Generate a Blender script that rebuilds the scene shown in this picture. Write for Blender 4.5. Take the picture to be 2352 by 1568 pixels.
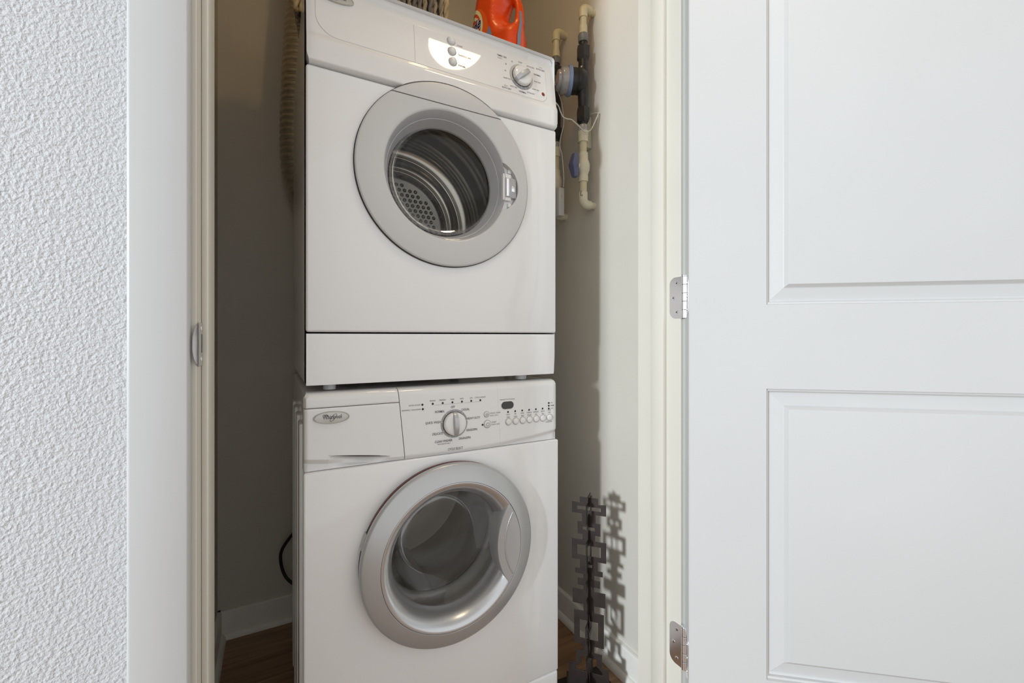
import bpy, bmesh, math, random
from mathutils import Vector, Matrix
random.seed(7)
S = bpy.context.scene
COL = S.collection
PI = math.pi
for o in list(bpy.data.objects): bpy.data.objects.remove(o)

# ------------------------------------------------------------------ camera
YAW = 0.5003; EH = 0.98; FZ = 0.012           # FZ = top of the floor
cam = bpy.data.cameras.new('camera'); camo = bpy.data.objects.new('camera', cam); COL.objects.link(camo)
cam.sensor_width = 36; cam.lens = 997.8 / 2352 * 36; cam.clip_start = .02
cam.shift_y = -(784 - 772.1) / 2352
camo.location = (0, 0, EH); camo.rotation_euler = (PI / 2, 0, -YAW)
S.camera = camo
# ------------------------------------------------------------------ light
S.view_settings.view_transform = 'Standard'; S.view_settings.look = 'None'
S.view_settings.gamma = 1; S.view_settings.use_curve_mapping = False
S.view_settings.exposure = 0.0
W = bpy.data.worlds.new('world'); S.world = W; W.use_nodes = True
bg = W.node_tree.nodes['Background']; bg.inputs[0].default_value = (.965, .985, 1, 1); bg.inputs[1].default_value = 1.05
def area(name, loc, target, size, power, color, shape='DISK', size_y=None):
    l = bpy.data.lights.new(name, 'AREA'); l.shape = shape; l.size = size
    if size_y: l.size_y = size_y
    l.energy = power; l.color = color
    o = bpy.data.objects.new(name, l); COL.objects.link(o); o.location = loc
    d = Vector(target) - Vector(loc); o.rotation_euler = d.to_track_quat('-Z', 'Y').to_euler()
    return o
area('window_daylight', (-5.0, -1.50, 1.95), (.6, .85, .75), .58, 345, (.82, .92, 1.0))
pl_ = bpy.data.lights.new('closet_bulb_light', 'POINT'); pl_.energy = 2.1; pl_.color = (1.0, .68, .30); pl_.shadow_soft_size = .035
po_ = bpy.data.objects.new('closet_bulb_light', pl_); COL.objects.link(po_); po_.location = (.46, .80, 2.30)

# ------------------------------------------------------------------ materials
def new_mat(name):
    m = bpy.data.materials.new(name); m.use_nodes = True
    return m, m.node_tree, m.node_tree.nodes['Principled BSDF']
def mat(name, col, rough=.5, metal=0, var=.03, scale=12, bump=0, bscale=200, coat=0, spec=.5, stretch=(1, 1, 1), detail=3):
    m, nt, b = new_mat(name)
    N = nt.nodes; L = nt.links
    tc = N.new('ShaderNodeTexCoord'); mp = N.new('ShaderNodeMapping'); mp.inputs['Scale'].default_value = stretch
    L.new(tc.outputs['Object'], mp.inputs['Vector'])
    nz = N.new('ShaderNodeTexNoise'); nz.inputs['Scale'].default_value = scale; nz.inputs['Detail'].default_value = detail
    L.new(mp.outputs[0], nz.inputs['Vector'])
    rp = N.new('ShaderNodeValToRGB'); rp.color_ramp.elements[0].position = .3; rp.color_ramp.elements[1].position = .7
    rp.color_ramp.elements[0].color = [max(0, c * (1 - var)) for c in col] + [1]
    rp.color_ramp.elements[1].color = [min(1, c * (1 + var)) for c in col] + [1]
    L.new(nz.outputs['Fac'], rp.inputs['Fac']); L.new(rp.outputs['Color'], b.inputs['Base Color'])
    b.inputs['Roughness'].default_value = rough; b.inputs['Metallic'].default_value = metal
    b.inputs['Coat Weight'].default_value = coat; b.inputs['Coat Roughness'].default_value = .03
    b.inputs['Specular IOR Level'].default_value = spec
    if bump:
        n2 = N.new('ShaderNodeTexNoise'); n2.inputs['Scale'].default_value = bscale; n2.inputs['Detail'].default_value = 4
        L.new(mp.outputs[0], n2.inputs['Vector'])
        bp = N.new('ShaderNodeBump'); bp.inputs['Strength'].default_value = bump; bp.inputs['Distance'].default_value = .002
        L.new(n2.outputs['Fac'], bp.inputs['Height']); L.new(bp.outputs[0], b.inputs['Normal'])
    return m
def thin_glass(name, tint, refl=1.0, rough=.01):
    m, nt, b = new_mat(name); N = nt.nodes; L = nt.links; N.remove(b)
    tr = N.new('ShaderNodeBsdfTransparent'); gl = N.new('ShaderNodeBsdfGlossy'); gl.inputs['Roughness'].default_value = rough
    nz = N.new('ShaderNodeTexNoise'); nz.inputs['Scale'].default_value = 3
    mx0 = N.new('ShaderNodeMix'); mx0.data_type = 'RGBA'
    mx0.inputs['A'].default_value = (*tint, 1); mx0.inputs['B'].default_value = (*[t * .95 for t in tint], 1)
    L.new(nz.outputs['Fac'], mx0.inputs['Factor']); L.new(mx0.outputs['Result'], tr.inputs['Color'])
    fr = N.new('ShaderNodeFresnel'); fr.inputs['IOR'].default_value = 1.5
    mul = N.new('ShaderNodeMath'); mul.operation = 'MULTIPLY'; mul.inputs[1].default_value = refl
    mx = N.new('ShaderNodeMixShader'); L.new(fr.outputs[0], mul.inputs[0]); L.new(mul.outputs[0], mx.inputs[0])
    L.new(tr.outputs[0], mx.inputs[1]); L.new(gl.outputs[0], mx.inputs[2])
    L.new(mx.outputs[0], N['Material Output'].inputs['Surface'])
    return m
def texture_wall(name, col):
    m, nt, b = new_mat(name); N = nt.nodes; L = nt.links
    tc = N.new('ShaderNodeTexCoord')
    n1 = N.new('ShaderNodeTexNoise'); n1.inputs['Scale'].default_value = 235; n1.inputs['Detail'].default_value = 2; n1.inputs['Distortion'].default_value = .15
    n2 = N.new('ShaderNodeTexNoise'); n2.inputs['Scale'].default_value = 420; n2.inputs['Detail'].default_value = 2
    n3 = N.new('ShaderNodeTexNoise'); n3.inputs['Scale'].default_value = 40; n3.inputs['Detail'].default_value = 2
    for n in (n1, n2, n3): L.new(tc.outputs['Object'], n.inputs['Vector'])
    r1 = N.new('ShaderNodeValToRGB'); r1.color_ramp.elements[0].position = .32; r1.color_ramp.elements[1].position = .72
    L.new(n1.outputs['Fac'], r1.inputs['Fac'])
    a = N.new('ShaderNodeMath'); a.operation = 'MULTIPLY_ADD'; a.inputs[1].default_value = .25
    L.new(n2.outputs['Fac'], a.inputs[0]); L.new(r1.outputs['Color'], a.inputs[2])
    a2 = N.new('ShaderNodeMath'); a2.operation = 'MULTIPLY_ADD'; a2.inputs[1].default_value = .5
    L.new(n3.outputs['Fac'], a2.inputs[0]); L.new(a.outputs[0], a2.inputs[2])
    bp = N.new('ShaderNodeBump'); bp.inputs['Strength'].default_value = .48; bp.inputs['Distance'].default_value = .0022
    L.new(a2.outputs[0], bp.inputs['Height']); L.new(bp.outputs[0], b.inputs['Normal'])
    b.inputs['Base Color'].default_value = (*col, 1); b.inputs['Roughness'].default_value = .55
    b.inputs['Specular IOR Level'].default_value = .35
    return m
def wood(name, c0, c1, seed):
    m, nt, b = new_mat(name); N = nt.nodes; L = nt.links
    tc = N.new('ShaderNodeTexCoord'); mp = N.new('ShaderNodeMapping'); mp.inputs['Scale'].default_value = (1.5, 22, 22)
    mp.inputs['Location'].default_value = (seed * 3.1, seed * 1.7, seed)
    nz = N.new('ShaderNodeTexNoise'); nz.inputs['Scale'].default_value = 2.2; nz.inputs['Detail'].default_value = 6; nz.inputs['Distortion'].default_value = .7
    rp = N.new('ShaderNodeValToRGB'); rp.color_ramp.elements[0].position = .32; rp.color_ramp.elements[1].position = .70
    rp.color_ramp.elements[0].color = (*c0, 1); rp.color_ramp.elements[1].color = (*c1, 1)
    L.new(tc.outputs['Object'], mp.inputs[0]); L.new(mp.outputs[0], nz.inputs['Vector']); L.new(nz.outputs['Fac'], rp.inputs['Fac'])
    L.new(rp.outputs['Color'], b.inputs['Base Color']); b.inputs['Roughness'].default_value = .38
    bp = N.new('ShaderNodeBump'); bp.inputs['Strength'].default_value = .15; bp.inputs['Distance'].default_value = .001
    L.new(nz.outputs['Fac'], bp.inputs['Height']); L.new(bp.outputs[0], b.inputs['Normal'])
    return m
def emit(name, col, st):
    m, nt, b = new_mat(name); N = nt.nodes; L = nt.links
    b.inputs['Base Color'].default_value = (*col, 1)
    nz = N.new('ShaderNodeTexNoise'); nz.inputs['Scale'].default_value = 4
    mx = N.new('ShaderNodeMix'); mx.data_type = 'RGBA'; mx.inputs['A'].default_value = (*col, 1); mx.inputs['B'].default_value = (*[c * .96 for c in col], 1)
    L.new(nz.outputs['Fac'], mx.inputs['Factor']); L.new(mx.outputs['Result'], b.inputs['Emission Color'])
    b.inputs['Emission Strength'].default_value = st
    return m
HALL = texture_wall('hall_wall_paint', (.525, .525, .53))
CLOSET = mat('closet_wall_paint', (.62, .582, .51), .6, var=.02, scale=5, bump=.12, bscale=260, spec=.3)
TRIMW = mat('white_trim_paint', (.485, .48, .47), .38, var=.012, scale=6, bump=.03, bscale=60)
BASEW = mat('baseboard_paint', (.80, .77, .70), .4, var=.02, scale=8)
JAMBW = mat('warm_cast_jamb_paint', (.63, .60, .525), .4, var=.012, scale=6)  # cast of warm light on the left jamb, put into the colour of both
DOORW = mat('white_door_paint', (.535, .53, .52), .42, var=.012, scale=5, bump=.04, bscale=90)
ENAMEL = mat('white_appliance_enamel', (.86, .86, .86), .34, var=.008, scale=3, coat=.7)
ENAMEL2 = mat('white_console_plastic', (.80, .795, .785), .42, var=.008, scale=3, coat=.9)
RINGW = mat('pearl_white_door_ring', (.59, .59, .585), .36, var=.01, scale=4, coat=.15)
BEZEL = mat('grey_bore_plastic', (.43, .435, .45), .32, var=.02, scale=6, coat=.2)
SILVER = mat('silver_painted_ring', (.50, .505, .51), .34, metal=.45, var=.02, scale=9)
SILVERB = mat('bright_silver_bowl', (.60, .605, .615), .27, metal=.75, var=.02, scale=9)
STEEL = mat('drum_stainless_steel', (.56, .54, .50), .17, metal=1, var=.03, scale=5)
WDRUM = mat('wash_drum_steel', (.72, .70, .67), .45, metal=.5, var=.08, scale=10)
STEELD = mat('dimpled_steel', (.46, .44, .41), .36, metal=1, var=.05, scale=12)
CHROME = mat('satin_nickel_hinge', (.86, .86, .89), .18, metal=1, var=.03, scale=30)
STRIKE = mat('strike_plate_nickel', (.62, .61, .58), .32, metal=.9, var=.05, scale=40)
FOIL = mat('duct_aluminium_foil', (.50, .46, .39), .34, metal=.9, var=.10, scale=60)
DARK = mat('black_rubber_and_gap_shade', (.012, .011, .010), .6, var=.1)
RUBBER = mat('grey_gasket_rubber', (.34, .33, .31), .5, var=.1)
REDP = mat('dark_red_plastic', (.16, .018, .010), .4, var=.1)
INK = mat('grey_printed_ink', (.14, .14, .145), .6, var=.05)
INKL = mat('light_grey_ink', (.36, .36, .36), .6, var=.05)
BLACK = mat('black_indicator_lens', (.008, .008, .008), .25, var=.1)
GREYR = mat('grey_dial_ring', (.34, .34, .345), .4, var=.03)
GREYL = mat('pale_grey_dial_ring', (.50, .49, .465), .4, var=.03)
WHITEP = mat('white_tick_print', (.80, .80, .79), .5, var=.02)
DISP = mat('smoked_display_window', (.035, .030, .028), .18, var=.1)
REDL = mat('red_indicator_lens', (.22, .012, .006), .2, var=.1)
CREAM = mat('cream_cpvc_plastic', (.62, .55, .36), .38, var=.06, scale=25)
CREAM2 = mat('pale_pvc_fitting', (.66, .61, .46), .36, var=.05, scale=25)
PBLACK = mat('black_brass_fitting', (.020, .019, .018), .42, var=.3, scale=40)
PGREY = mat('grey_threaded_adapter', (.17, .17, .165), .4, var=.2, scale=60)
CLEARD = mat('clear_meter_plastic', (.36, .355, .355), .18, var=.25, scale=30, coat=.5)
BLUEP = mat('pale_blue_plastic', (.22, .30, .50), .4, var=.06, scale=20)
BLUEH = mat('slate_blue_valve_handle', (.10, .11, .20), .45, var=.12, scale=40)
WIREW = mat('white_wire_plastic', (.62, .60, .54), .5, var=.03)
BOXW = mat('white_transmitter_plastic', (.60, .59, .56), .45, var=.02)
RACKM = mat('dark_bronze_metal', (.030, .021, .018), .46, metal=.45, var=.25, scale=30)
CORDB = mat('black_cord_rubber', (.006, .006, .006), .5, var=.1)
ORANGE = mat('orange_bottle_plastic', (.84, .070, .003), .34, var=.05, scale=8, coat=.15)
LABELO = mat('orange_label_print', (.88, .13, .015), .35, var=.02)
YELLOW = mat('pale_yellow_print', (.80, .74, .36), .4, var=.02)
REDO = mat('red_orange_print', (.72, .075, .012), .4, var=.02)
NAVY = mat('navy_print', (.010, .012, .06), .4, var=.02)
GREYB = mat('grey_blue_label', (.22, .27, .36), .4, var=.05)
WOODS = [wood('plank_wood_%d' % i, c0, c1, i) for i, (c0, c1) in enumerate([
    ((.21, .112, .052), (.37, .21, .105)), ((.185, .098, .046), (.33, .185, .092)), ((.235, .13, .062), (.41, .24, .122))])]
ST = [mat('seagrass_straw_%d' % i, c, .6, var=.30, scale=60, stretch=(1, 1, .3)) for i, c in enumerate([(.46, .33, .16), (.30, .23, .14), (.16, .125, .095)])]
LINER = mat('basket_weft', (.07, .05, .03), .8, var=.3, scale=40)
GLASS1 = thin_glass('clear_door_glass', (.84, .83, .80), .55)
GLASS2 = thin_glass('smoked_bowl_glass', (.92, .91, .89), .40, .12)
LAMPM = emit('lamp_diffuser_glow', (1.0, .80, .55), 21)
CAPM = mat('blue_cap_plastic', (.03, .06, .28), .35, var=.05)
BADGE = mat('badge_silver', (.55, .54, .50), .34, metal=.35, var=.04, scale=40)

# ------------------------------------------------------------------ helpers
WL = {}
def link(o): COL.objects.link(o); return o
def meta(o, label=None, cat=None, group=None, kind=None):
    if label: o['label'] = label
    if cat: o['category'] = cat
    if group: o['group'] = group
    if kind: o['kind'] = kind
    return o
def thing(name, loc, label, cat, group=None):
    o = link(bpy.data.objects.new(name, None)); o.location = loc; o.empty_display_size = .05
    WL[o] = Vector(loc); return meta(o, label, cat, group)
def obj(name, bm, m, parent=None, smooth=35, label=None):
    if isinstance(bm, bmesh.types.BMesh):
        bmesh.ops.recalc_face_normals(bm, faces=bm.faces[:])
        me = bpy.data.meshes.new(name); bm.to_mesh(me); bm.free()
    else: me = bm; me.name = name
    if smooth:
        me.shade_smooth(); me.set_sharp_from_angle(angle=math.radians(smooth))
    me.materials.clear(); me.materials.append(m)
    o = link(bpy.data.objects.new(name, me)); WL[o] = Vector((0, 0, 0))
    if parent:
        me.transform(Matrix.Translation(-WL[parent])); o.parent = parent; WL[o] = WL[parent]
    if label: o['label'] = label
    return o
def struct(name, bm, m, parent=None, smooth=35):
    o = obj(name, bm, m, parent, smooth)
    if not parent: o['kind'] = 'structure'
    return o
B = bmesh.new
def box(bm, x0, x1, y0, y1, z0, z1, bev=0, seg=2, M=None):
    t = B(); bmesh.ops.create_cube(t, size=1)
    for v in t.verts: v.co = Vector((x0 + (v.co.x + .5) * (x1 - x0), y0 + (v.co.y + .5) * (y1 - y0), z0 + (v.co.z + .5) * (z1 - z0)))
    if bev: bmesh.ops.bevel(t, geom=t.edges[:], offset=bev, segments=seg, profile=.5, affect='EDGES')
    if M is not None: bmesh.ops.transform(t, matrix=M, verts=t.verts[:])
    me = bpy.data.meshes.new('t'); t.to_mesh(me); t.free(); bm.from_mesh(me); bpy.data.meshes.remove(me)
    return bm
def lathe(bm, prof, c, axis='Y', n=64, closed=False, a0=0, a1=2 * PI, M=None):
    """prof: list of (radius, along axis); revolved about an axis through c"""
    full = abs(a1 - a0 - 2 * PI) < 1e-6
    rows = []
    for i in range(n if full else n + 1):
        t = a0 + (a1 - a0) * i / n; ct, st = math.cos(t), math.sin(t); row = []
        for r, h in prof:
            if axis == 'Y': p = Vector((c[0] + r * ct, c[1] + h, c[2] + r * st))
            elif axis == 'Z': p = Vector((c[0] + r * ct, c[1] + r * st, c[2] + h))
            else: p = Vector((c[0] + h, c[1] + r * ct, c[2] + r * st))
            if M is not None: p = M @ p
            row.append(bm.verts.new(p))
        rows.append(row)
    m = len(prof); k = len(rows)
    for i in range(k if full else k - 1):
        a, b = rows[i], rows[(i + 1) % k]
        for j in range(m if closed else m - 1):
            q = [a[j], a[(j + 1) % m], b[(j + 1) % m], b[j]]
            try: bm.faces.new(q)
            except ValueError: pass
    if not full and closed:
        bm.faces.new(rows[0]); bm.faces.new(rows[-1][::-1])
    bmesh.ops.remove_doubles(bm, verts=bm.verts[:], dist=1e-6)
    return bm
def tube(bm, pts, r, n=10, caps=True):
    pts = [Vector(p) for p in pts]; rs = r if isinstance(r, (list, tuple)) else [r] * len(pts)
    prev = None; rows = []
    for i, p in enumerate(pts):
        d = (pts[min(i + 1, len(pts) - 1)] - pts[max(i - 1, 0)])
        if d.length < 1e-9: d = Vector((0, 0, 1))
        d.normalize()
        if prev is None:
            u = d.cross(Vector((0, 0, 1)) if abs(d.z) < .9 else Vector((1, 0, 0))).normalized()
        else: u = (prev - d * prev.dot(d)).normalized()
        prev = u; w = d.cross(u)
        rows.append([bm.verts.new(p + (u * math.cos(2 * PI * k / n) + w * math.sin(2 * PI * k / n)) * rs[i]) for k in range(n)])
    for a, b in zip(rows, rows[1:]):
        for k in range(n): bm.faces.new([a[k], a[(k + 1) % n], b[(k + 1) % n], b[k]])
    if caps: bm.faces.new(rows[0][::-1]); bm.faces.new(rows[-1])
    return bm
def spline(ctrl, k=8):
    P = [Vector(p) for p in ctrl]; out = []
    for i in range(len(P) - 1):
        p0, p1, p2, p3 = P[max(i - 1, 0)], P[i], P[i + 1], P[min(i + 2, len(P) - 1)]
        for j in range(k):
            t = j / k
            out.append(.5 * ((2 * p1) + (p2 - p0) * t + (2 * p0 - 5 * p1 + 4 * p2 - p3) * t * t + (3 * p1 - p0 - 3 * p2 + p3) * t ** 3))
    return out + [P[-1]]
def patch(xL, xR, z0, z1, yf, nx, nz, thick=.012, ease=.0007, crease=None):
    """closed slab whose front is the surface y = yf(x, z)"""
    bm = B(); fr = []
    for j in range(nz + 1):
        row = []
        z = z0 + (z1 - z0) * j / nz
        a, b = (xL(z) if callable(xL) else xL), (xR(z) if callable(xR) else xR)
        for i in range(nx + 1):
            x = a + (b - a) * i / nx
            if crease:                            # rows gather on both sides of a sharp step
                zc_ = crease(x); h = nz // 2; t = j / nz
                z = z0 + (zc_ - .00008 - z0) * j / h if j <= h else zc_ + .00008 + (z1 - zc_ - .00008) * (j - h - 1) / (nz - h - 1)
                a2, b2 = (xL(z) if callable(xL) else xL), (xR(z) if callable(xR) else xR); x = a2 + (b2 - a2) * i / nx
            e = ease if i in (0, nx) or j in (0, nz) else 0
            row.append(bm.verts.new((x, yf(x, z) + e, z)))
        fr.append(row)
    for j in range(nz):
        for i in range(nx): bm.faces.new([fr[j][i], fr[j][i + 1], fr[j + 1][i + 1], fr[j + 1][i]])
    per = fr[0][:] + [r[-1] for r in fr[1:]] + fr[-1][-2::-1] + [r[0] for r in fr[-2:0:-1]]
    yb = max(v.co.y for v in bm.verts) + thick
    bk = [bm.verts.new((v.co.x, yb, v.co.z)) for v in per]; k = len(per)
    for i in range(k): bm.faces.new([per[i], bk[i], bk[(i + 1) % k], per[(i + 1) % k]])
    bm.faces.new(bk)
    return bm
def to_mesh(bm):
    bmesh.ops.recalc_face_normals(bm, faces=bm.faces[:])
    me = bpy.data.meshes.new('m'); bm.to_mesh(me); bm.free(); return me
def eval_mesh(o):
    dg = bpy.context.evaluated_depsgraph_get(); dg.update()
    return bpy.data.meshes.new_from_object(o.evaluated_get(dg))
def cut(bm, cutters, op='DIFFERENCE'):
    a = link(bpy.data.objects.new('a', to_mesh(bm))); rm = [a]
    for c in cutters:
        b = link(bpy.data.objects.new('b', to_mesh(c))); rm.append(b)
        md = a.modifiers.new('x', 'BOOLEAN'); md.object = b; md.operation = op; md.solver = 'EXACT'
    me = eval_mesh(a)
    for o in rm: bpy.data.objects.remove(o)
    return me
def cyl(cx, cz, r, y0, y1, n=128):
    bm = B(); lathe(bm, [(0, y0), (r, y0), (r, y1), (0, y1)], (cx, 0, cz), 'Y', n); return bm
def text2d(s, size, sx=1, bold=0, align='CENTER', res=2):
    cu = bpy.data.curves.new('txt', 'FONT'); cu.body = s; cu.size = size; cu.align_x = align; cu.align_y = 'CENTER'
    cu.offset = bold; cu.resolution_u = res
    o = link(bpy.data.objects.new('txt', cu)); me = eval_mesh(o); bpy.data.objects.remove(o)
    for v in me.vertices: v.co.x *= sx
    return me
def lettering(items, mapf):
    """items: (text, x, z, cap size, x scale, bold, align) -> one flat print mesh; mapf(x,z) gives the point on the surface"""
    bm = B()
    for it in items:
        s, x, z, size = it[:4]; sx = it[4] if len(it) > 4 else .82; bold = it[5] if len(it) > 5 else 0; al = it[6] if len(it) > 6 else 'CENTER'
        me = text2d(s, size, sx, bold, al)
        n0 = len(bm.verts); bm.from_mesh(me); bpy.data.meshes.remove(me); bm.verts.ensure_lookup_table()
        for v in bm.verts[n0:]: v.co = Vector(mapf(x + v.co.x, z + v.co.y))
    return bm
def flat_poly(bm, pts, mapf):
    bm.faces.new([bm.verts.new(mapf(*p)) for p in pts]); return bm
def disc(bm, x, z, rx, rz, mapf, n=24):
    return flat_poly(bm, [(x + rx * math.cos(2 * PI * i / n), z + rz * math.sin(2 * PI * i / n)) for i in range(n)], mapf)
def annulus(bm, x, z, r0, r1, mapf, n=48, a0=0, a1=2 * PI, sz=1):
    full = abs(a1 - a0 - 2 * PI) < 1e-6; k = n if full else n + 1
    A = [(a0 + (a1 - a0) * i / n) for i in range(k)]
    P = [[bm.verts.new(mapf(x + r * math.cos(t), z + r * math.sin(t) * sz)) for t in A] for r in (r0, r1)]
    for i in range(n if full else n):
        j = (i + 1) % k
        bm.faces.new([P[0][i], P[1][i], P[1][j], P[0][j]])
    return bm
def stroke(bm, pts, w, mapf):
    """flat printed line of width w through 2D points"""
    P = [Vector(p) for p in pts]; a = []; b = []
    for i, p in enumerate(P):
        d = (P[min(i + 1, len(P) - 1)] - P[max(i - 1, 0)]).normalized(); n = Vector((-d.y, d.x)) * w / 2
        a.append(bm.verts.new(mapf(*(p + n)))); b.append(bm.verts.new(mapf(*(p - n))))
    for i in range(len(P) - 1): bm.faces.new([a[i], a[i + 1], b[i + 1], b[i]])
    return bm
def curve_solid(loops, extr, bev, bres=3):
    """2D outline (first loop) with holes -> mesh in local XY, thickness along Z"""
    cu = bpy.data.curves.new('c', 'CURVE'); cu.dimensions = '2D'; cu.fill_mode = 'BOTH'
    cu.extrude = extr; cu.bevel_depth = bev; cu.bevel_resolution = bres
    for lp in loops:
        sp = cu.splines.new('POLY'); sp.points.add(len(lp) - 1); sp.use_cyclic_u = True
        for q, p in zip(sp.points, lp): q.co = (p[0], p[1], 0, 1)
    o = link(bpy.data.objects.new('c', cu)); me = eval_mesh(o); bpy.data.objects.remove(o); return me

D = .9355                                        # plane of the machines' fronts
# ------------------------------------------------------------------ setting: room shell
X0, X1, YB = -.160, .8798, 1.674                 # closet left wall, right wall, back wall
YF, YI = .643, .768                              # front wall, its hall face and closet face
JL, JR = -.0824, .763                            # door jamb faces
HL, HR, HB, CZ = -2.6, 2.6, -1.55, 2.46          # hall
struct('floor', box(B(), HL, HR, HB, 1.9, -.10, FZ - .004), WOODS[1])
FL = bpy.data.objects['floor']
row = 0; y = YF - .38
plank_cache = {}
while y < YB:
    y1 = min(y + .127, YB + .005); x = X0 - .9 + [0.2, .75, .45][row % 3] - .3
    while x < X1:
        xe = x + 1.22
        a, b = max(x, X0 - .01), min(xe, X1 + .01)
        if b - a > .02:
            obj('plank', box(B(), a + .0006, b - .0006, y + .0006, y1 - .0006, FZ - .008, FZ, .0012, 1), random.choice(WOODS), FL, 20)
        x = xe
    y = y1; row += 1
def wall(name, x0, x1, y0, y1, z0, z1, m): return struct(name, box(B(), x0, x1, y0, y1, z0, z1), m)
wall('wall_left', X0 - .1, X0, YI, YB + .1, FZ - .05, CZ, CLOSET)
wall('wall_right', X1, X1 + .1, YI, YB + .1, FZ - .05, CZ, CLOSET)
wall('wall_back', X0 - .1, X1 + .1, YB, YB + .1, FZ - .05, CZ, CLOSET)
fw = B(); box(fw, HL, JL - .019, YF, YI, FZ - .05, CZ); box(fw, JR + .019, HR, YF, YI, FZ - .05, CZ); box(fw, JL - .019, JR + .019, YF, YI, 2.062, CZ)
struct('wall_front', fw, HALL)
wall('wall_hall_end', HR, HR + .1, HB, YF, FZ - .05, CZ, HALL)
struct('ceiling', box(B(), HL, HR, HB - .1, YB + .1, CZ, CZ + .08), mat('ceiling_paint', (.74, .73, .71), .7, bump=.2, bscale=90))
# baseboards and shoe mouldings in the closet
def baseboard(name, a, b, inward):
    """board along the wall line a->b, thickness towards 'inward'"""
    a, b, n = Vector(a), Vector(b), Vector(inward)
    def ext(prof, nm, par=None, m=BASEW):
        bm = B(); R = []
        for p in (a, b): R.append([bm.verts.new((p.x + n.x * t, p.y + n.y * t, FZ + h)) for t, h in prof])
        k = len(prof)
        for i in range(k): bm.faces.new([R[0][i], R[0][(i + 1) % k], R[1][(i + 1) % k], R[1][i]])
        bm.faces.new(R[0]); bm.faces.new(R[1][::-1])
        return struct(nm, bm, m, par, 50)
    o = ext([(0, 0), (0, .088), (.009, .088), (.0115, .0855), (.012, .082), (.012, 0)], name)
    ext([(.012, 0)] + [(.012 + .013 * math.sin(t * PI / 12), .019 * math.cos(t * PI / 12)) for t in range(7)], 'shoe_moulding', o)
baseboard('baseboard_back', (X0, YB), (X1, YB), (0, -1))
baseboard('baseboard_left', (X0, YI), (X0, YB - .0), (1, 0))
baseboard('baseboard_right', (X1, YI), (X1, YB - .0), (-1, 0))
# left casing, left jamb with stop and strike plate
cs = .0575
struct('trim_1', box(B(), JL - .0048 - cs, JL - .0048, YF - .0155, YF, FZ, 2.12, .0036, 3), TRIMW)
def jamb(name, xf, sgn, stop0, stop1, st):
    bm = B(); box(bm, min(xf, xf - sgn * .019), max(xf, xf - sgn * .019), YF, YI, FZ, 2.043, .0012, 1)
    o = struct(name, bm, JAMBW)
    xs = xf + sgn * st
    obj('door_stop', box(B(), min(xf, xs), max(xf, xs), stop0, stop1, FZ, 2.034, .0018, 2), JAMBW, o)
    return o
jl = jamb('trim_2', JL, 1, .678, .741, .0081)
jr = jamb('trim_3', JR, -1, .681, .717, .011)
struct('trim_4', box(B(), JR + .0048, JR + .0048 + cs, YF - .0155, YF, FZ, 2.12, .0022, 2), TRIMW)
struct('trim_5', box(B(), JL - .019, JR + .019, YF, YI, 2.043, 2.062, .001, 1), TRIMW)
struct('trim_6', box(B(), JL - .0048, JR + .0048, YF - .0155, YF, 2.048, 2.12, .0022, 2), TRIMW)
# strike plate on the left jamb
zc = .9705
sp = B()
hole = B(); box(hole, JL - .01, JL + .01, .6685, .6735, zc - .011, zc + .012)
bp_ = B(); box(bp_, JL - .001, JL + .0014, .6525, .6775, zc - .0275, zc + .0265, .0004, 1)
strike = obj('strike_plate', cut(bp_, [hole]), STRIKE, jl, 30, 'satin nickel strike plate with a curved lip')
lip = B(); R = []
NU, NV = 10, 16
for i in range(NU + 1):
    t = i / NU; ang = t * .95
    px = JL + .0014 - .009 * (1 - math.cos(ang)) ; py = .6525 - .0235 * math.sin(ang) / math.sin(.95)
    hh = .0272 * math.sqrt(max(0.0, 1 - (t * .97) ** 2))
    R.append([lip.verts.new((px, py, zc - .0005 + hh * (2 * j / NV - 1))) for j in range(NV + 1)])
for i in range(NU):
    for j in range(NV): lip.faces.new([R[i][j], R[i + 1][j], R[i + 1][j + 1], R[i][j + 1]])
bmesh.ops.solidify(lip, geom=lip.faces[:], thickness=.0011)
obj('strike_lip', lip, CHROME, strike, 40)
obj('latch_hole_shade', box(B(), JL - .0006, JL + .00146, .6690, .6752, zc - .0112, zc + .0122), DARK, strike)  # dark block just proud of the plate, standing in for shade in the hole
for dz_ in (-.019, .0195):
    s_ = B(); lathe(s_, [(0, .0018), (.0022, .0018), (.003, .0012), (.003, .0)], (JL + .0004, .668, zc + dz_), 'X', 12); obj('screw', s_, CHROME, strike)

# ------------------------------------------------------------------ the open door
P0 = Vector((.740, .603)); DD = Vector((.7750, -.6320)).normalized(); DN = Vector((DD.y, -DD.x))
def dw(s, n, z): return Vector((P0.x + DD.x * s + DN.x * n, P0.y + DD.y * s + DN.y * n, z))
DWID, DZ0, DZ1 = .838, FZ + .012, 2.038
PROF = [(0, 0), (.0010, -.0052), (.0038, -.0058), (.0050, -.0060), (.0058, -.0112), (.0082, -.0128), (.0104, -.0128), (.0325, -.0078), (.0340, -.0068), (.0400, -.0006), (.0410, -.0004)]
bm = B()
def loop(s0, s1, z0, z1, n): return [bm.verts.new(dw(*p)) for p in ((s0, n, z0), (s1, n, z0), (s1, n, z1), (s0, n, z1))]
sL, sR = .1449, DWID - .1449
panels = [(.3015, .8765), (1.0425, DZ1 - .115)]
c = .0016
ss = [c, sL, sR, DWID - c]; zs = [DZ0 + c, panels[0][0], panels[0][1], panels[1][0], panels[1][1], DZ1 - c]
G = [[bm.verts.new(dw(s, 0, z)) for s in ss] for z in zs]
for j in range(5):
    for i in range(3):
        if i == 1 and j in (1, 3): continue
        bm.faces.new([G[j][i], G[j][i + 1], G[j + 1][i + 1], G[j + 1][i]])
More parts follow.
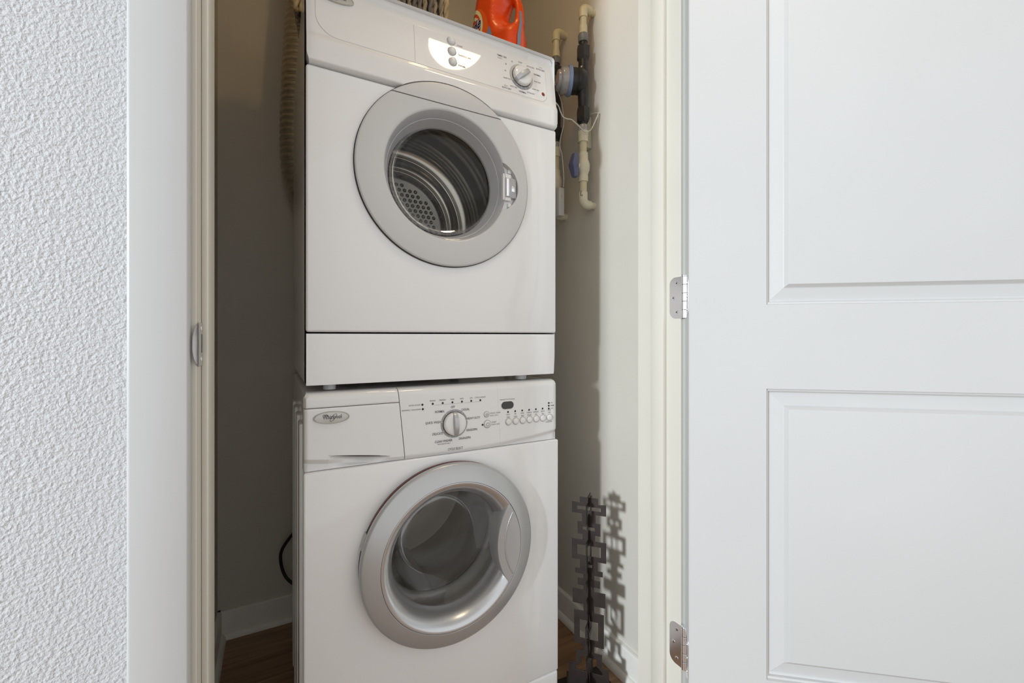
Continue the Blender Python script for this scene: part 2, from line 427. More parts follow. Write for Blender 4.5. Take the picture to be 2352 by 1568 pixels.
for j, (z0, z1) in ((1, panels[0]), (3, panels[1])):
    prev = [G[j][1], G[j][2], G[j + 1][2], G[j + 1][1]]
    for d_, n_ in PROF[1:]:
        cur = loop(sL + d_, sR - d_, z0 + d_, z1 - d_, n_)
        for i in range(4): bm.faces.new([prev[i], prev[(i + 1) % 4], cur[(i + 1) % 4], cur[i]])
        prev = cur
    bm.faces.new(prev)
rim = [G[0][0], G[0][1], G[0][2], G[0][3], G[1][3], G[2][3], G[3][3], G[4][3], G[5][3], G[5][2], G[5][1], G[5][0], G[4][0], G[3][0], G[2][0], G[1][0]]
def offs(v, n):
    d = v.co.xy - P0; s = d.dot(DD); z = v.co.z
    s = 0 if s < .01 else (DWID if s > DWID - .01 else s); z = DZ0 if z < DZ0 + .01 else (DZ1 if z > DZ1 - .01 else z)
    return bm.verts.new(dw(s, n, z))
r1 = [offs(v, -c) for v in rim]; r2 = [offs(v, -.035) for v in rim]; k = len(rim)
for A_, B_ in ((rim, r1), (r1, r2)):
    for i in range(k): bm.faces.new([A_[i], A_[(i + 1) % k], B_[(i + 1) % k], B_[i]])
bm.faces.new(r2)
door = struct('door_1', bm, DOORW, None, 12)
def hinge(zc, lab):
    H = .0890; h = H / 2; pin = Vector((JR + .0005, YF - .0085)); rb = .0056
    # leaf let into the jamb: rounded on its far corners
    bm = B(); R_ = .016; y0, y1 = YF - .004, YF + .0285
    pts = [(y0, zc - h), (y1 - R_, zc - h)] + [(y1 - R_ + R_ * math.sin(t), zc - h + R_ - R_ * math.cos(t)) for t in [PI / 2 * i / 8 for i in range(1, 9)]]
    pts += [(y1 - R_ + R_ * math.cos(t), zc + h - R_ + R_ * math.sin(t)) for t in [PI / 2 * i / 8 for i in range(9)]] + [(y0, zc + h)]
    lo = [bm.verts.new((JR - .0012, a, b)) for a, b in pts]; hi = [bm.verts.new((JR + .0008, a, b)) for a, b in pts]
    bm.faces.new(lo); bm.faces.new(hi[::-1])
    for i in range(len(pts)): bm.faces.new([lo[i], hi[i], hi[(i + 1) % len(pts)], lo[(i + 1) % len(pts)]])
    hg = obj('hinge', bm, CHROME, door, 30, lab)
    # leaf on the door edge
    bm = B(); n0 = -.0345; n1 = -.0035; R2 = .016
    q = [(n0, -h), (n1 - R2, -h)] + [(n1 - R2 + R2 * math.sin(t), -h + R2 - R2 * math.cos(t)) for t in [PI / 2 * i / 8 for i in range(1, 9)]]
    q += [(n1 - R2 + R2 * math.cos(t), h - R2 + R2 * math.sin(t)) for t in [PI / 2 * i / 8 for i in range(9)]] + [(n0, h)]
    lo = [bm.verts.new(dw(-.0012, a, zc + b)) for a, b in q]; hi = [bm.verts.new(dw(.001, a, zc + b)) for a, b in q]
    bm.faces.new(lo); bm.faces.new(hi[::-1])
    for i in range(len(q)): bm.faces.new([lo[i], hi[i], hi[(i + 1) % len(q)], lo[(i + 1) % len(q)]])
    obj('door_side_leaf', bm, CHROME, hg, 30)
    step = H / 5
    for i in range(5):
        b_ = B(); lathe(b_, [(0, .0004), (rb - .0004, .0004), (rb, .0009), (rb, step - .0009), (rb - .0004, step - .0004), (0, step - .0004)], (pin.x, pin.y, zc - h + i * step), 'Z', 20)
        obj('knuckle', b_, CHROME, hg, 22)
    b_ = B(); lathe(b_, [(0, .0), (.0060, .0), (.0064, .0012), (.0058, .0028), (.003, .0038), (0, .004)], (pin.x, pin.y, zc + h), 'Z', 20); obj('pin_head', b_, CHROME, hg, 40)
    for yy, zz in ((YF + .0095, h * .70), (YF + .0185, 0), (YF + .0095, -h * .70)):
        b_ = B(); lathe(b_, [(0, -.0002), (.0011, -.0002), (.0015, -.0008), (.0037, -.0005), (.0040, .0002)], (JR - .0012, yy, zc + zz), 'X', 14); s_ = obj('screw', b_, CHROME, hg, 25)
        b_ = B(); box(b_, JR - .0020, JR - .0012, yy - .0004, yy + .0004, zc + zz - .0018, zc + zz + .0018); box(b_, JR - .0020, JR - .0012, yy - .0018, yy + .0018, zc + zz - .0004, zc + zz + .0004)
        obj('screw_slot', b_, DARK, hg, 0)
    for zz in (-h * .62, 0, h * .62):
        b_ = B(); p = dw(-.0012, -.014, zc + zz)
        Mx = Matrix.Translation(p) @ Matrix(((DD.x, -DD.y, 0, 0), (DD.y, DD.x, 0, 0), (0, 0, 1, 0), (0, 0, 0, 1)))
        lathe(b_, [(0, -.0002), (.0015, -.0008), (.0037, -.0005), (.0040, .0002)], (0, 0, 0), 'X', 14, M=Mx); obj('screw', b_, CHROME, hg, 25)
hinge(1.063, 'upper hinge, its nickel leaf shining white')
hinge(.317, 'lower hinge, its nickel leaf looking dark grey')
hinge(1.83, 'topmost hinge of the door')

# ------------------------------------------------------------------ helpers shared by the two machines
def cabinet(x0, x1, y0, y1, z0, z1, bev=.008):
    bm = B(); box(bm, x0, x1, y0 - .02, y1, z0, z1, bev, 3)
    bmesh.ops.delete(bm, geom=[v for v in bm.verts if v.co.y < y0 - .001], context='VERTS')
    # square the front rim off at y0
    rim_e = [e for e in bm.edges if e.is_boundary]
    r = bmesh.ops.extrude_edge_only(bm, edges=rim_e)
    for v in r['geom']:
        if isinstance(v, bmesh.types.BMVert): v.co.y = y0
    return bm
def splitbox(bm, z, keep):
    """cut a closed mesh at height z, keep the part above (+1) or below (-1), capped"""
    g = bm.verts[:] + bm.edges[:] + bm.faces[:]
    r = bmesh.ops.bisect_plane(bm, geom=g, plane_co=(0, 0, z), plane_no=(0, 0, 1), clear_outer=keep < 0, clear_inner=keep > 0)
    es = [e for e in r['geom_cut'] if isinstance(e, bmesh.types.BMEdge)]
    bmesh.ops.holes_fill(bm, edges=es, sides=0)
    return bm
def badge(par, x, z, rx, rz, mapf, tilt):
    """oval raised badge with the maker's lettering"""
    def dome(k, h, n=40):
        bm = B(); rings = []
        for f, hh in ((1, 0), (.985, h * .8), (.94, h), (.90, h * .72), (.5, h * .86), (0.001, h * .9)):
            rings.append([bm.verts.new(Vector(mapf(x + rx * f * math.cos(2 * PI * i / n), z + rz * f * math.sin(2 * PI * i / n))) + Vector((0, -hh, 0))) for i in range(n)])
        for a, b in zip(rings, rings[1:]):
            for i in range(n): bm.faces.new([a[i], a[(i + 1) % n], b[(i + 1) % n], b[i]])
        bm.faces.new(rings[-1]); return bm
    bd = obj('badge', dome(1, .0042), BADGE, par, 40, 'oval silver badge with dark script lettering')
    mf = lambda a, b: Vector(mapf(a, b)) + Vector((0, -.0045, 0))
    k = rx / .034
    bm = lettering([('Whirlpool', x + .001 * k, z + .001 * k, .0105 * k, .80, .00022)], mf)
    # small serifs under the letters, the dashes over the W and the looping swirl
    for sx in (-.0108, -.0085, -.0060, -.0033, -.0012, .0012, .0125):
        stroke(bm, [((x + (sx) * k), z - .0018 * k), (x + (sx + .0022) * k, z - .0018 * k)], .0005 * k, mf)
    for i in range(4):
        stroke(bm, [(x + (-.0165 + .0012 * i) * k, z + (.0062 - .0009 * i) * k), (x + (-.011 + .0004 * i) * k, z + (.0068 - .0008 * i) * k), (x + (-.0072 + .0003 * i) * k, z + (.0056 - .0009 * i) * k)], .0005 * k, mf)
    sw = []
    for i in range(41):
        t = 2 * PI * i / 40
        a = .0029 * math.cos(t); b = .0092 * math.sin(t)
        ca, sa = math.cos(-.66), math.sin(-.66)
        sw.append((x + (.0030 + a * ca - b * sa) * k, z + (-.0002 + a * sa + b * ca) * k))
    stroke(bm, sw, .0006 * k, mf)
    obj('lettering', bm, INK, bd, 0)

# ------------------------------------------------------------------ WASHER (below)
wx0, wx1 = .0496, .6470
washer = thing('washing_machine', (.348, 1.2, FZ), 'white front-loading washer under the dryer, with a wide silver ring around its dark window', 'washing machine')
WC = (.3485, 0, .4983)
obj('cabinet', cabinet(wx0 + .002, wx1 - .002, .945, 1.50, FZ + .02, .866), ENAMEL, washer)
# pressed vertical ribs on the left side
for yy in (1.02, 1.14, 1.26, 1.38):
    b_ = B(); box(b_, wx0 - .0050, wx0 + .004, yy - .03, yy + .03, .06, .80, .0040, 3); obj('side_rib', b_, ENAMEL, washer)
pl = B(); box(pl, wx0 - .0003, wx1 + .0025, D, D + .018, .1115, .7118, .0040, 3)
obj('seam_filler', box(B(), wx0 + .003, wx1 - .003, D + .0100, D + .0170, .7122, .7160), ENAMEL2, washer)  # pale filler added behind the seam so the gap does not go black
fp = obj('front_panel', cut(pl, [cyl(WC[0], WC[2], .158, .9, 1.0)]), ENAMEL, washer)
obj('kick_panel', box(B(), wx0, wx1 + .002, D + .001, D + .018, FZ + .018, .1100, .005, 3), ENAMEL, washer)
for fx in (.10, .60):
    for fy in (1.0, 1.44):
        b_ = B(); lathe(b_, [(0, 0), (.022, 0), (.022, .012), (.012, .014), (.012, .024), (0, .024)], (fx, fy, FZ), 'Z', 20); obj('foot', b_, DARK, washer)
# console: one surface cut into drawer, strip, and two fascia panels
def za(x): return .7182 + .0225 * ((x - .345) / .3) ** 2
def yw(x, z):
    y = D
    if z > .852: t = min(1, (z - .852) / .0165); y += .0165 * (1 - math.sqrt(max(0, 1 - t * t)))
    for e, r in ((wx0, .010), (wx1, .014)):
        d_ = abs(x - e)
        if d_ < r: t = 1 - d_ / r; y += r * .8 * (1 - math.sqrt(max(0, 1 - t * t)))
    a = za(x)
    if z < a:
        dz = a - z; y += min(.0075, min(dz, .002) * .5 + max(0, dz - .002) * .85)
    return y
def slotz(x): return .7417 - .0150 * (x - .0989) / .1114 + .0008 * math.sin(PI * min(1, max(0, (x - .0989) / .1114)))
def ywd(x, z):                                    # drawer front with finger scoop
    y = yw(x, z)
    u = (x - .0955) / .120
    if 0 < u < 1:
        zs_ = slotz(x); lo_ = .7145
        if z < zs_:
            w = math.sin(PI * u) ** .9; t = (zs_ - z) / (zs_ - lo_)
            y += .030 * w * max(0, 1 - t) ** 1.1
    return y
def split(z): return .2330 + (.8652 - z) * .0990
def xr(z): return wx1 - (max(0, z - .852) * .55 if z > .852 else 0) - (.0 if z > .74 else 0)
def xl(z): return wx0 + max(0, z - .858) * .5
g = .0007
obj('console_trim', patch(xl, lambda z: split(z) - g, .8386, .8685, yw, 40, 16), ENAMEL2, washer, 40)
drawer = obj('detergent_drawer', patch(xl, lambda z: split(z) - g, .7128, .8372, ywd, 110, 80, .012, .0007, lambda x: slotz(min(max(x, .0955), .2155))), ENAMEL2, washer, 50)
fascia = obj('control_panel', patch(lambda z: split(z) + g, lambda z: .4745 - .06 * (z - .80) - .0001, .7128, .8685, yw, 60, 60, .012, .0002), ENAMEL2, washer, 40)
obj('button_panel', patch(lambda z: .4745 - .06 * (z - .80) + .0001, xr, .7128, .8685, yw, 50, 60, .012, .0002), ENAMEL2, washer, 40)
mw = lambda x, z: Vector((x, yw(x, z) - .0006, z))
mwf = lambda x, z: Vector((x, D - .0007, z))
badge(drawer, .1003, .8182, .0342, .0122, lambda x, z: Vector((x, D - .0002, z)), 0)
b_ = B()
for u in (0,):
    pts = [(.0985 + .1125 * i / 20, slotz(.0985 + .1125 * i / 20) - .0005) for i in range(21)]
    top = [b_.verts.new((x, D + .0005, z + .0007)) for x, z in pts]
    bot = [b_.verts.new((x, D + .0045, z - .0026 * math.sin(PI * (i + .6) / 21.5) ** .7)) for i, (x, z) in enumerate(pts)]
    for i in range(20): b_.faces.new([top[i], top[i + 1], bot[i + 1], bot[i]])
obj('grip_slot_shade', b_, DARK, drawer, 0)  # dark strip laid in as the shade under the drawer's finger lip
# lettering
T = .0066
items = [('OFF', .3573, .8185, T), ('NORMAL', .3262, .8105, T), ('CASUAL', .3884, .8105, T), ('HEAVY DUTY', .4085, .7888, T), ('RINSE/SPIN', .4045, .7618, T),
         ('DRAIN/SPIN', .3865, .7445, T), ('CLEAN WASHER', .3352, .7432, T), ('DELICATE', .3212, .7612, T), ('QUICK WASH', .3105, .7872, T), ('CYCLE SELECT', .3637, .7228, T)]
items = [(s, x, z, .0076, .74, .00006) for s, x, z, _ in items]
items += [('WITH BLEACH ONLY', .3360, .7372, .0040, .8)]
small = .0043
for s, u in zip(('SENSING', 'PREWASH', 'WASH', 'RINSE', 'SPIN', 'CYCLE COMPLETE'), range(6)):
    items.append((s, .3095 + .02325 * u, .8362, small, .8))
items += [('DOOR LOCKED', .2820, .8292, small, .85, 0, 'RIGHT'), ('DRAINING / UNLOCKING', .2830, .8194, small, .85, 0, 'RIGHT'),
          ('CANCEL / DRAIN', .4510, .7962, small, .85, 0, 'LEFT'), ('HOLD 3 SECS', .4510, .7905, small, .85, 0, 'LEFT'),
          ('START', .4555, .7745, .0052, .85, 0, 'LEFT'), ('HOLD 3 SECS', .4555, .7688, small, .85, 0, 'LEFT')]
obj('lettering', lettering(items, mwf), INK, fascia, 0)
bx = [.5015 + .01995 * i for i in range(7)]
names = [('DELAY', 'WASH'), ('PRE', 'WASH'), ('EXTRA', 'RINSE'), ('WRINKLE', 'RELEASE'), ('EXTENDED', 'SPIN'), ('GENTLE', 'SPIN'), ('WASH', 'TEMP')]
BP = [o for o in washer.children if o.name == 'button_panel'][0]
items = [('Estimated Time Remaining', .4985, .8265, .0042, .9)]
for x, (a, b) in zip(bx, names):
    zt = .7890 if x < .62 else .7905
    items += [(a, x - .0008, zt, .0045, .72), (b, x - .0004, zt - .0062, .0045, .72)]
items += [('HOT', .6238, .8085, .0042, .8, 0, 'LEFT'), ('WARM', .6238, .8015, .0042, .8, .00008, 'LEFT'), ('COLD', .6238, .7945, .0042, .8, 0, 'LEFT'), ('WATER TEMP', .6195, .7602, .0040, .8)]
obj('lettering', lettering(items, mwf), INK, BP, 0)
# indicator lights
def led(x, z, par, r=.0024):
    b_ = B(); lathe(b_, [(0, -.0012), (r * .7, -.0011), (r, -.0004), (r, .001)], (x, D - .0001, z), 'Y', 14); obj('indicator', b_, BLACK, par, 40)
for i in range(6): led(.3099 + .02325 * i, .8294, fascia)
led(.2862, .8292, fascia); led(.2872, .8194, fascia); led(.4318, .7708, fascia)
for i in range(6): led(bx[i] - .0012, .7958 if i else .7955, BP)
for i in range(3): led(.6190, .8085 - .0070 * i, BP)
ln = B(); stroke(ln, [(.3120, .8262), (.4250, .8262)], .0004, mwf); obj('printed_line', ln, INKL, fascia, 0)
# capsule display
def capsule(bm, x, z, hw, r, h, y, bev=.0008):
    pts = [(x + hw - r + r * math.cos(t), z + r * math.sin(t)) for t in [-PI / 2 + PI * i / 12 for i in range(13)]] + [(x - hw + r + r * math.cos(t), z + r * math.sin(t)) for t in [PI / 2 + PI * i / 12 for i in range(13)]]
    lo = [bm.verts.new((a, y, b)) for a, b in pts]; hi = [bm.verts.new((x + (a - x) * .97, y - h, z + (b - z) * .94)) for a, b in pts]
    bm.faces.new(hi)
    for i in range(len(pts)): bm.faces.new([lo[i], lo[(i + 1) % len(pts)], hi[(i + 1) % len(pts)], hi[i]])
    return bm
obj('display_rim', capsule(B(), .4987, .8122, .0185, .0108, .0008, D), WHITEP, BP, 30)
obj('display', capsule(B(), .4987, .8122, .0172, .0095, .0014, D), DISP, BP, 30)
def pushbutton(x, z, r, h, par, m=ENAMEL2, name='button'):
    b_ = B(); lathe(b_, [(r + .0013, .0005), (r + .0013, -.0006), (r + .0004, -.0012), (r + .0002, .0003)], (x, D, z), 'Y', 28); obj('button_rim', b_, GREYL, par, 40)
    b_ = B(); lathe(b_, [(0, -h), (r * .6, -h * .98), (r * .86, -h * .86), (r * .97, -h * .55), (r, .001)], (x, D, z), 'Y', 28); return obj(name, b_, m, par, 50)
for x in bx: pushbutton(x, .7715, .0079, .0042, BP)
cb = pushbutton(.4421, .7946, .0062, .0030, fascia, name='cancel_button'); sb_ = pushbutton(.4443, .7716, .0086, .0034, fascia, name='start_button')
ms = lambda x, z: Vector((x, D - .0037, z))
b_ = B(); annulus(b_, .4443, .7716, .0036, .0044, ms, 28, PI * .62, PI * 2.38); stroke(b_, [(.4443, .7722), (.4443, .7762)], .0008, ms); obj('power_symbol', b_, INK, sb_, 0)
ms = lambda x, z: Vector((x, D - .0033, z))
b_ = B(); annulus(b_, .4421, .7946, .0028, .0034, ms, 24); disc(b_, .4421, .7946, .0012, .0012, ms, 8); obj('cancel_symbol', b_, INK, cb, 0)
def dial(par, x, z, rr, rk, Mx, ringm, bar_ang, ticks, split_grey=None):
    """rotary knob built around the origin of Mx (knob axis = local -Y)"""
    mf = lambda a, b: Mx @ Vector((a, -.0008, b))
    b_ = B(); annulus(b_, 0, 0, rk - .003, rr, mf, 64); ring = obj('dial_ring', b_, ringm, par, 0)
    if split_grey:
        b_ = B(); annulus(b_, 0, 0, rk - .003, rr - .0003, lambda a, b: Mx @ Vector((a, -.0011, b)), 32, *split_grey); obj('dial_ring_shade', b_, GREYR, ring, 0)
    b_ = B(); mf2 = lambda a, b: Mx @ Vector((a, -.0014, b))
    for a in ticks: stroke(b_, [(rk * math.cos(a), rk * math.sin(a)), (rr * math.cos(a), rr * math.sin(a))], .0008, mf2)
    obj('tick_marks', b_, WHITEP, ring, 0)
    b_ = B(); lathe(b_, [(0, -.0125), (rk * .70, -.0124), (rk * .90, -.0118), (rk * .965, -.0102), (rk * .99, -.007), (rk, -.001)], (0, 0, 0), 'Y', 56, M=Mx); kn = obj('knob', b_, ENAMEL2, par, 50)
    b_ = B(); lathe(b_, [(rk + .0010, 0), (rk + .0010, -.0020), (rk - .001, -.0024)], (0, 0, 0), 'Y', 56, M=Mx); obj('knob_gap', b_, DARK, kn, 50)
    # arched silver grip across the face
    b_ = B(); ca, sa = math.cos(bar_ang), math.sin(bar_ang); rows = []; n = 22
    for i in range(n + 1):
        t = -1 + 2 * i / n; L_ = rk * 1.02 * t
        hgt = .0105 + .0105 * (1 - abs(t) ** 3); w = .0066 * (1 - .18 * t * t)
        row_ = []
        for q, hh in ((-1, .0), (-1, hgt * .75), (-.72, hgt * .97), (0, hgt), (.72, hgt * .97), (1, hgt * .75), (1, 0)):
            lx, lz = L_ * ca - q * w * sa, L_ * sa + q * w * ca
            row_.append(b_.verts.new(Mx @ Vector((lx, -max(hh, .0005), lz))))
        rows.append(row_)
    for a, b in zip(rows, rows[1:]):
        for j in range(6): b_.faces.new([a[j], a[j + 1], b[j + 1], b[j]])
    b_.faces.new(rows[0]); b_.faces.new(rows[-1])
    obj('grip', b_, SILVER, kn, 45, 'silver grip bar of the knob')
dial(fascia, 0, 0, .0322, .0265, Matrix.Translation((.3607, D, .7808)), GREYR, math.radians(93), [PI / 2 + i * PI * 2 / 9 for i in range(9)])
# door of the washer
b_ = B(); lathe(b_, [(.1965, .9356), (.1985, .930), (.1985, .912), (.190, .912), (.190, .9356)], WC, 'Y', 128, True); wdb = obj('door_backing', b_, DARK, washer)
b_ = B(); lathe(b_, [(.1993, .9262), (.1996, .9225), (.1985, .922), (.1982, .9262)], WC, 'Y', 60, True, math.radians(62), math.radians(152)); obj('red_seal', b_, REDP, wdb, 40, 'thin dark red strip behind the upper left of the ring')
b_ = B(); lathe(b_, [(.1990, .9345), (.2015, .932), (.2015, .915), (.197, .915), (.197, .9345)], WC, 'Y', 8, True, math.radians(157), math.radians(166)); obj('door_hinge', b_, BEZEL, wdb, 40)
b_ = B(); lathe(b_, [(.1955, .918), (.2000, .916), (.2008, .911), (.2003, .9072), (.1985, .9042), (.1950, .9020), (.1640, .8895), (.1625, .8892), (.1620, .8900), (.1620, .918)], WC, 'Y', 144, True)
wring = obj('door', b_, SILVER, washer, 50, 'round washer door with a satin silver ring')
PADC = (.602, .4985, .1530)
b_ = B(); lathe(b_, [(.1612, .8905), (.1590, .8900), (.1530, .8925), (.1455, .8985), (.1390, .9075), (.1340, .9185), (.1305, .930), (.1285, .9405), (.1285, .946), (.1612, .946)], WC, 'Y', 144, True)
obj('door_bowl', b_, SILVERB, wring, 50, 'bright silver bowl sloping in to the window')
# grip pad on the right of the bowl: the part of a flat inside the bowl and inside a second circle
pts = []
N_ = 30
def inside_arc():
    # intersections of circle (WC, .1612) with circle PADC
    d = PADC[0] - WC[0]; a = (.1612 ** 2 - PADC[2] ** 2 + d * d) / (2 * d); h = math.sqrt(.1612 ** 2 - a * a)
    return a, h
a_, h_ = inside_arc()
th = math.atan2(h_, a_)
for i in range(N_ + 1):
    t = -th + 2 * th * i / N_; pts.append((WC[0] + .1612 * math.cos(t), WC[2] + .1612 * math.sin(t)))
ph = math.atan2(h_, (WC[0] + a_) - PADC[0])
for i in range(1, N_):
    t = ph + (2 * PI - 2 * ph) * i / N_; pts.append((PADC[0] + PADC[2] * math.cos(t), PADC[1] + PADC[2] * math.sin(t)))
b_ = B()
def padring(k_, y): 
    cx_, cz_ = .490, .4985
    return [b_.verts.new((cx_ + (x - cx_) * k_, y, cz_ + (z - cz_) * k_)) for x, z in pts]
rr = [padring(1.0, .936), padring(1.0, .8905), padring(.985, .8893)]
for A_, B_ in zip(rr, rr[1:]):
    for i in range(len(pts)): b_.faces.new([A_[i], A_[(i + 1) % len(pts)], B_[(i + 1) % len(pts)], B_[i]])
b_.faces.new(rr[-1])
pad = obj('door_grip', b_, SILVER, wring, 40, 'smooth grip pad on the right of the ring')
b_ = B(); arc = []
for i in range(25):
    t = PI - .56 + 1.12 * i / 24; arc.append((.602 + .1345 * math.cos(t), .8888, .4985 + .1345 * math.sin(t)))
tube(b_, arc, .0012, 8); obj('grip_ridge', b_, SILVERB, pad, 50)
# smoked glass bowl, gasket, drum
b_ = B(); lathe(b_, [(.1285, .940), (.1255, .948), (.1180, .968), (.1080, 1.000), (.1010, 1.022), (.0930, 1.036), (.0800, 1.044), (.045, 1.050), (0, 1.052)], WC, 'Y', 96); obj('door_glass', b_, GLASS2, wring, 60, 'smoked glass bowl of the washer door')
b_ = B(); lathe(b_, [(.1580, .958), (.1480, .964), (.1430, .975), (.1470, .985), (.1430, .997), (.1360, 1.003), (.1340, 1.015), (.1400, 1.030), (.170, 1.036)], WC, 'Y', 96); obj('door_gasket', b_, RUBBER, washer, 60, 'grey rubber door gasket')
b_ = B(); lathe(b_, [(.141, 1.034), (.215, 1.045), (.222, 1.06), (.222, 1.16), (.219, 1.165), (.222, 1.17), (.222, 1.28), (.219, 1.285), (.222, 1.29), (.222, 1.37), (.21, 1.39), (.12, 1.40), (.115, 1.41), (0, 1.41)], WC, 'Y', 96); wdr = obj('drum', b_, WDRUM, washer, 50, 'steel wash drum behind the glass')
for k_ in range(3):
    a = math.radians(28 + 120 * k_); b_ = B()
    Mx = Matrix.Translation((WC[0], 0, WC[2])) @ Matrix.Rotation(-a, 4, 'Y')
    box(b_, .165, .222, 1.08, 1.34, -.022, .022, .016, 4, Mx); obj('lifter', b_, WDRUM, wdr, 50)

# ------------------------------------------------------------------ DRYER (on top)
dx0, dx1 = .0515, .6430
dryer = thing('tumble_dryer', (.347, 1.2, .870), 'white tumble dryer stacked on top of the washer, its round door ringed in pearl white', 'dryer')
DC = (.347, 0, 1.3423)
obj('cabinet', cabinet(dx0, dx1 - .001, .943, 1.50, .8835, 1.706, .008), ENAMEL, dryer)
for fx, w_ in ((.1000, .0125), (.5560, .0155)):
    for fy in (.972, 1.44):
        b_ = B(); lathe(b_, [(0, 0), (w_ * .92, 0), (w_, .001), (w_, .0135), (0, .0135)], (fx, fy, .8705), 'Z', 20); obj('foot', b_, BEZEL, dryer, 40)
hole = lambda: cyl(DC[0], DC[2], .2062, .90, 1.0)
pl = B(); box(pl, dx0 + .0022, dx1 - .0005, D, D + .016, .9885, 1.5135, .0050, 3)
obj('front_panel', cut(pl, [hole()]), ENAMEL, dryer)
def yk(x, z):
    d_ = abs(x - (dx1 - .004)); y = D + .0012
    if x > dx1 - .012: t = (x - (dx1 - .012)) / .012; y += .004 * t * t
    if x < dx0 + .008: t = 1 - (x - dx0) / .008; y += .004 * t * t
    y += max(0, .935 - z) * .035
    return y
obj('lower_panel', patch(dx0 + .003, lambda z: dx1 - .003 - max(0, .93 - z) * .05, .8830, .9852, yk, 30, 12), ENAMEL, dryer, 40)
ZS = 1.5165
def yc(x, z):
    """console front: upright apron, fascia leaning back, rounded top"""
    if z < 1.560: y = D - .0078
    elif z < 1.576: t = (z - 1.560) / .016; y = D - .0078 + .0053 * t * t
    elif z < 1.668: y = D - .0025 + (z - 1.576) * .146
    else: y = D - .0025 + .092 * .146 + (z - 1.668) * .19
    if z < ZS + .006: y += (ZS + .006 - z) ** 2 / .006 * 1.3
    if z > 1.7055: t = min(1, (z - 1.7055) / .002); y += .0015 * (1 - math.sqrt(max(0, 1 - t * t)))
    for e, r in ((dx0 + .002, .007), (dx1, .007)):
        d_ = abs(x - e)
        if d_ < r: t = 1 - d_ / r; y += r * .7 * (1 - math.sqrt(max(0, 1 - t * t)))
    return y
cl = lambda z: dx0 + .003 + max(0, 1.5336 - z) * .28
cr = lambda z: dx1 + .0005 - max(0, z - 1.690) * .5 - max(0, 1.530 - z) * .25
con = patch(cl, cr, ZS, 1.7075, yc, 70, 70, .004)
console = obj('console', cut(con, [hole()]), ENAMEL2, dryer, 40)
# fascia plates let into the console
def plate_pts(x0, x1, z0, z1, rbl, rbr, rtr=.004, rtl=.004, n=8):
    P = []
    for cx_, cz_, r, a in ((x1 - rbr, z0 + rbr, rbr, -PI / 2), (x1 - rtr, z1 - rtr, rtr, 0), (x0 + rtl, z1 - rtl, rtl, PI / 2), (x0 + rbl, z0 + rbl, rbl, PI)):
        for i in range(n + 1): t = a + PI / 2 * i / n; P.append((cx_ + r * math.cos(t), cz_ + r * math.sin(t)))
    return P
def fascia_plate(name, P, par, h=.0011):
    """outline P laid on the leaning console face, h proud, eased edge"""
    bm = B(); cx_ = sum(p[0] for p in P) / len(P); cz_ = sum(p[1] for p in P) / len(P)
    def ring(dl, hh):
        out = []
        for i, p in enumerate(P):
            a, b = Vector(P[i - 1]), Vector(P[(i + 1) % len(P)]); d = (b - a).normalized(); n = Vector((-d.y, d.x))
            q = Vector(p) + n * dl; y = D - .0025 + (min(q.y, 1.70) - 1.576) * .146
            out.append(bm.verts.new((q.x, y - hh, q.y)))
        return out
    rs_ = [ring(0, -.001), ring(0, h - .0005), ring(.0006, h)]
    for A_, B_ in zip(rs_, rs_[1:]):
        for i in range(len(P)): bm.faces.new([A_[i], A_[(i + 1) % len(P)], B_[(i + 1) % len(P)], B_[i]])
    bm.faces.new(rs_[-1])
    return obj(name, bm, ENAMEL2, par, 30)
lp = fascia_plate('badge_panel', plate_pts(.0705, .2687, 1.5765, 1.6690, .042, .0008, .0008, .020), console)
cp = fascia_plate('control_panel', plate_pts(.2697, .6135, 1.5765, 1.6690, .0008, .022, .004, .0008), console)
ycf = lambda z: D - .0025 + (z - 1.576) * .146
mdf = lambda x, z: Vector((x, ycf(z) - .0015, z))
# positions were read on the plane y = D; slide them to the leaning fascia
def on(x, z):
    zz = z
    for _ in range(4):
        k = (ycf(zz) - .001) / D; zz = EH + (z - EH) * k
    return x * k, zz
badge(lp, *on(.1085, 1.6595), .0350, .0125, lambda x, z: Vector((x, ycf(z) - .0008, z)), 0)
di = [('TIMED DRY', .4835, 1.6580, .0062, .85, .0001), ('MINUTES', .4775, 1.6520, .0036, .8), ('25', .5115, 1.6540, .0056), ('STOP', .5345, 1.6582, .0056), ('40', .4945, 1.6428, .0056), ('60', .4925, 1.6265, .0056),
      ('EXTRA DRY', .5640, 1.6555, .0052), ('AUTO DRY', .5935, 1.6570, .0060, .85, .0001), ('Sensor', .5945, 1.6632, .0040), ('NORMAL', .5840, 1.6412, .0060, .82, .0001), ('IRON DRY', .5850, 1.6235, .0052),
      ('DAMP DRY', .5800, 1.6030, .0052), ('EXTRA DRY', .5655, 1.5905, .0052), ('NORMAL', .5415, 1.5870, .0060, .82, .0001), ('IRON DRY', .5165, 1.5930, .0052), ('DAMP DRY', .4980, 1.6085, .0052), ('AUTO DRY', .4965, 1.5845, .0060, .85, .0001), ('Delicate', .4945, 1.5905, .0038),
      ('START', .3745, 1.6470, .0058, .85), ('TEMPERATURE', .3860, 1.6265, .0058, .85), ('POWER', .3795, 1.6025, .0060, .85, .0001)]
di = [(it[0], *on(it[1], it[2])) + tuple(it[3:]) for it in di]
obj('lettering', lettering(di, mdf), INK, cp, 0)
TILT = Matrix.Rotation(-math.atan(.146), 4, 'X')
def onM(x, z): x, z = on(x, z); return Matrix.Translation((x, ycf(z) - .0011, z)) @ TILT
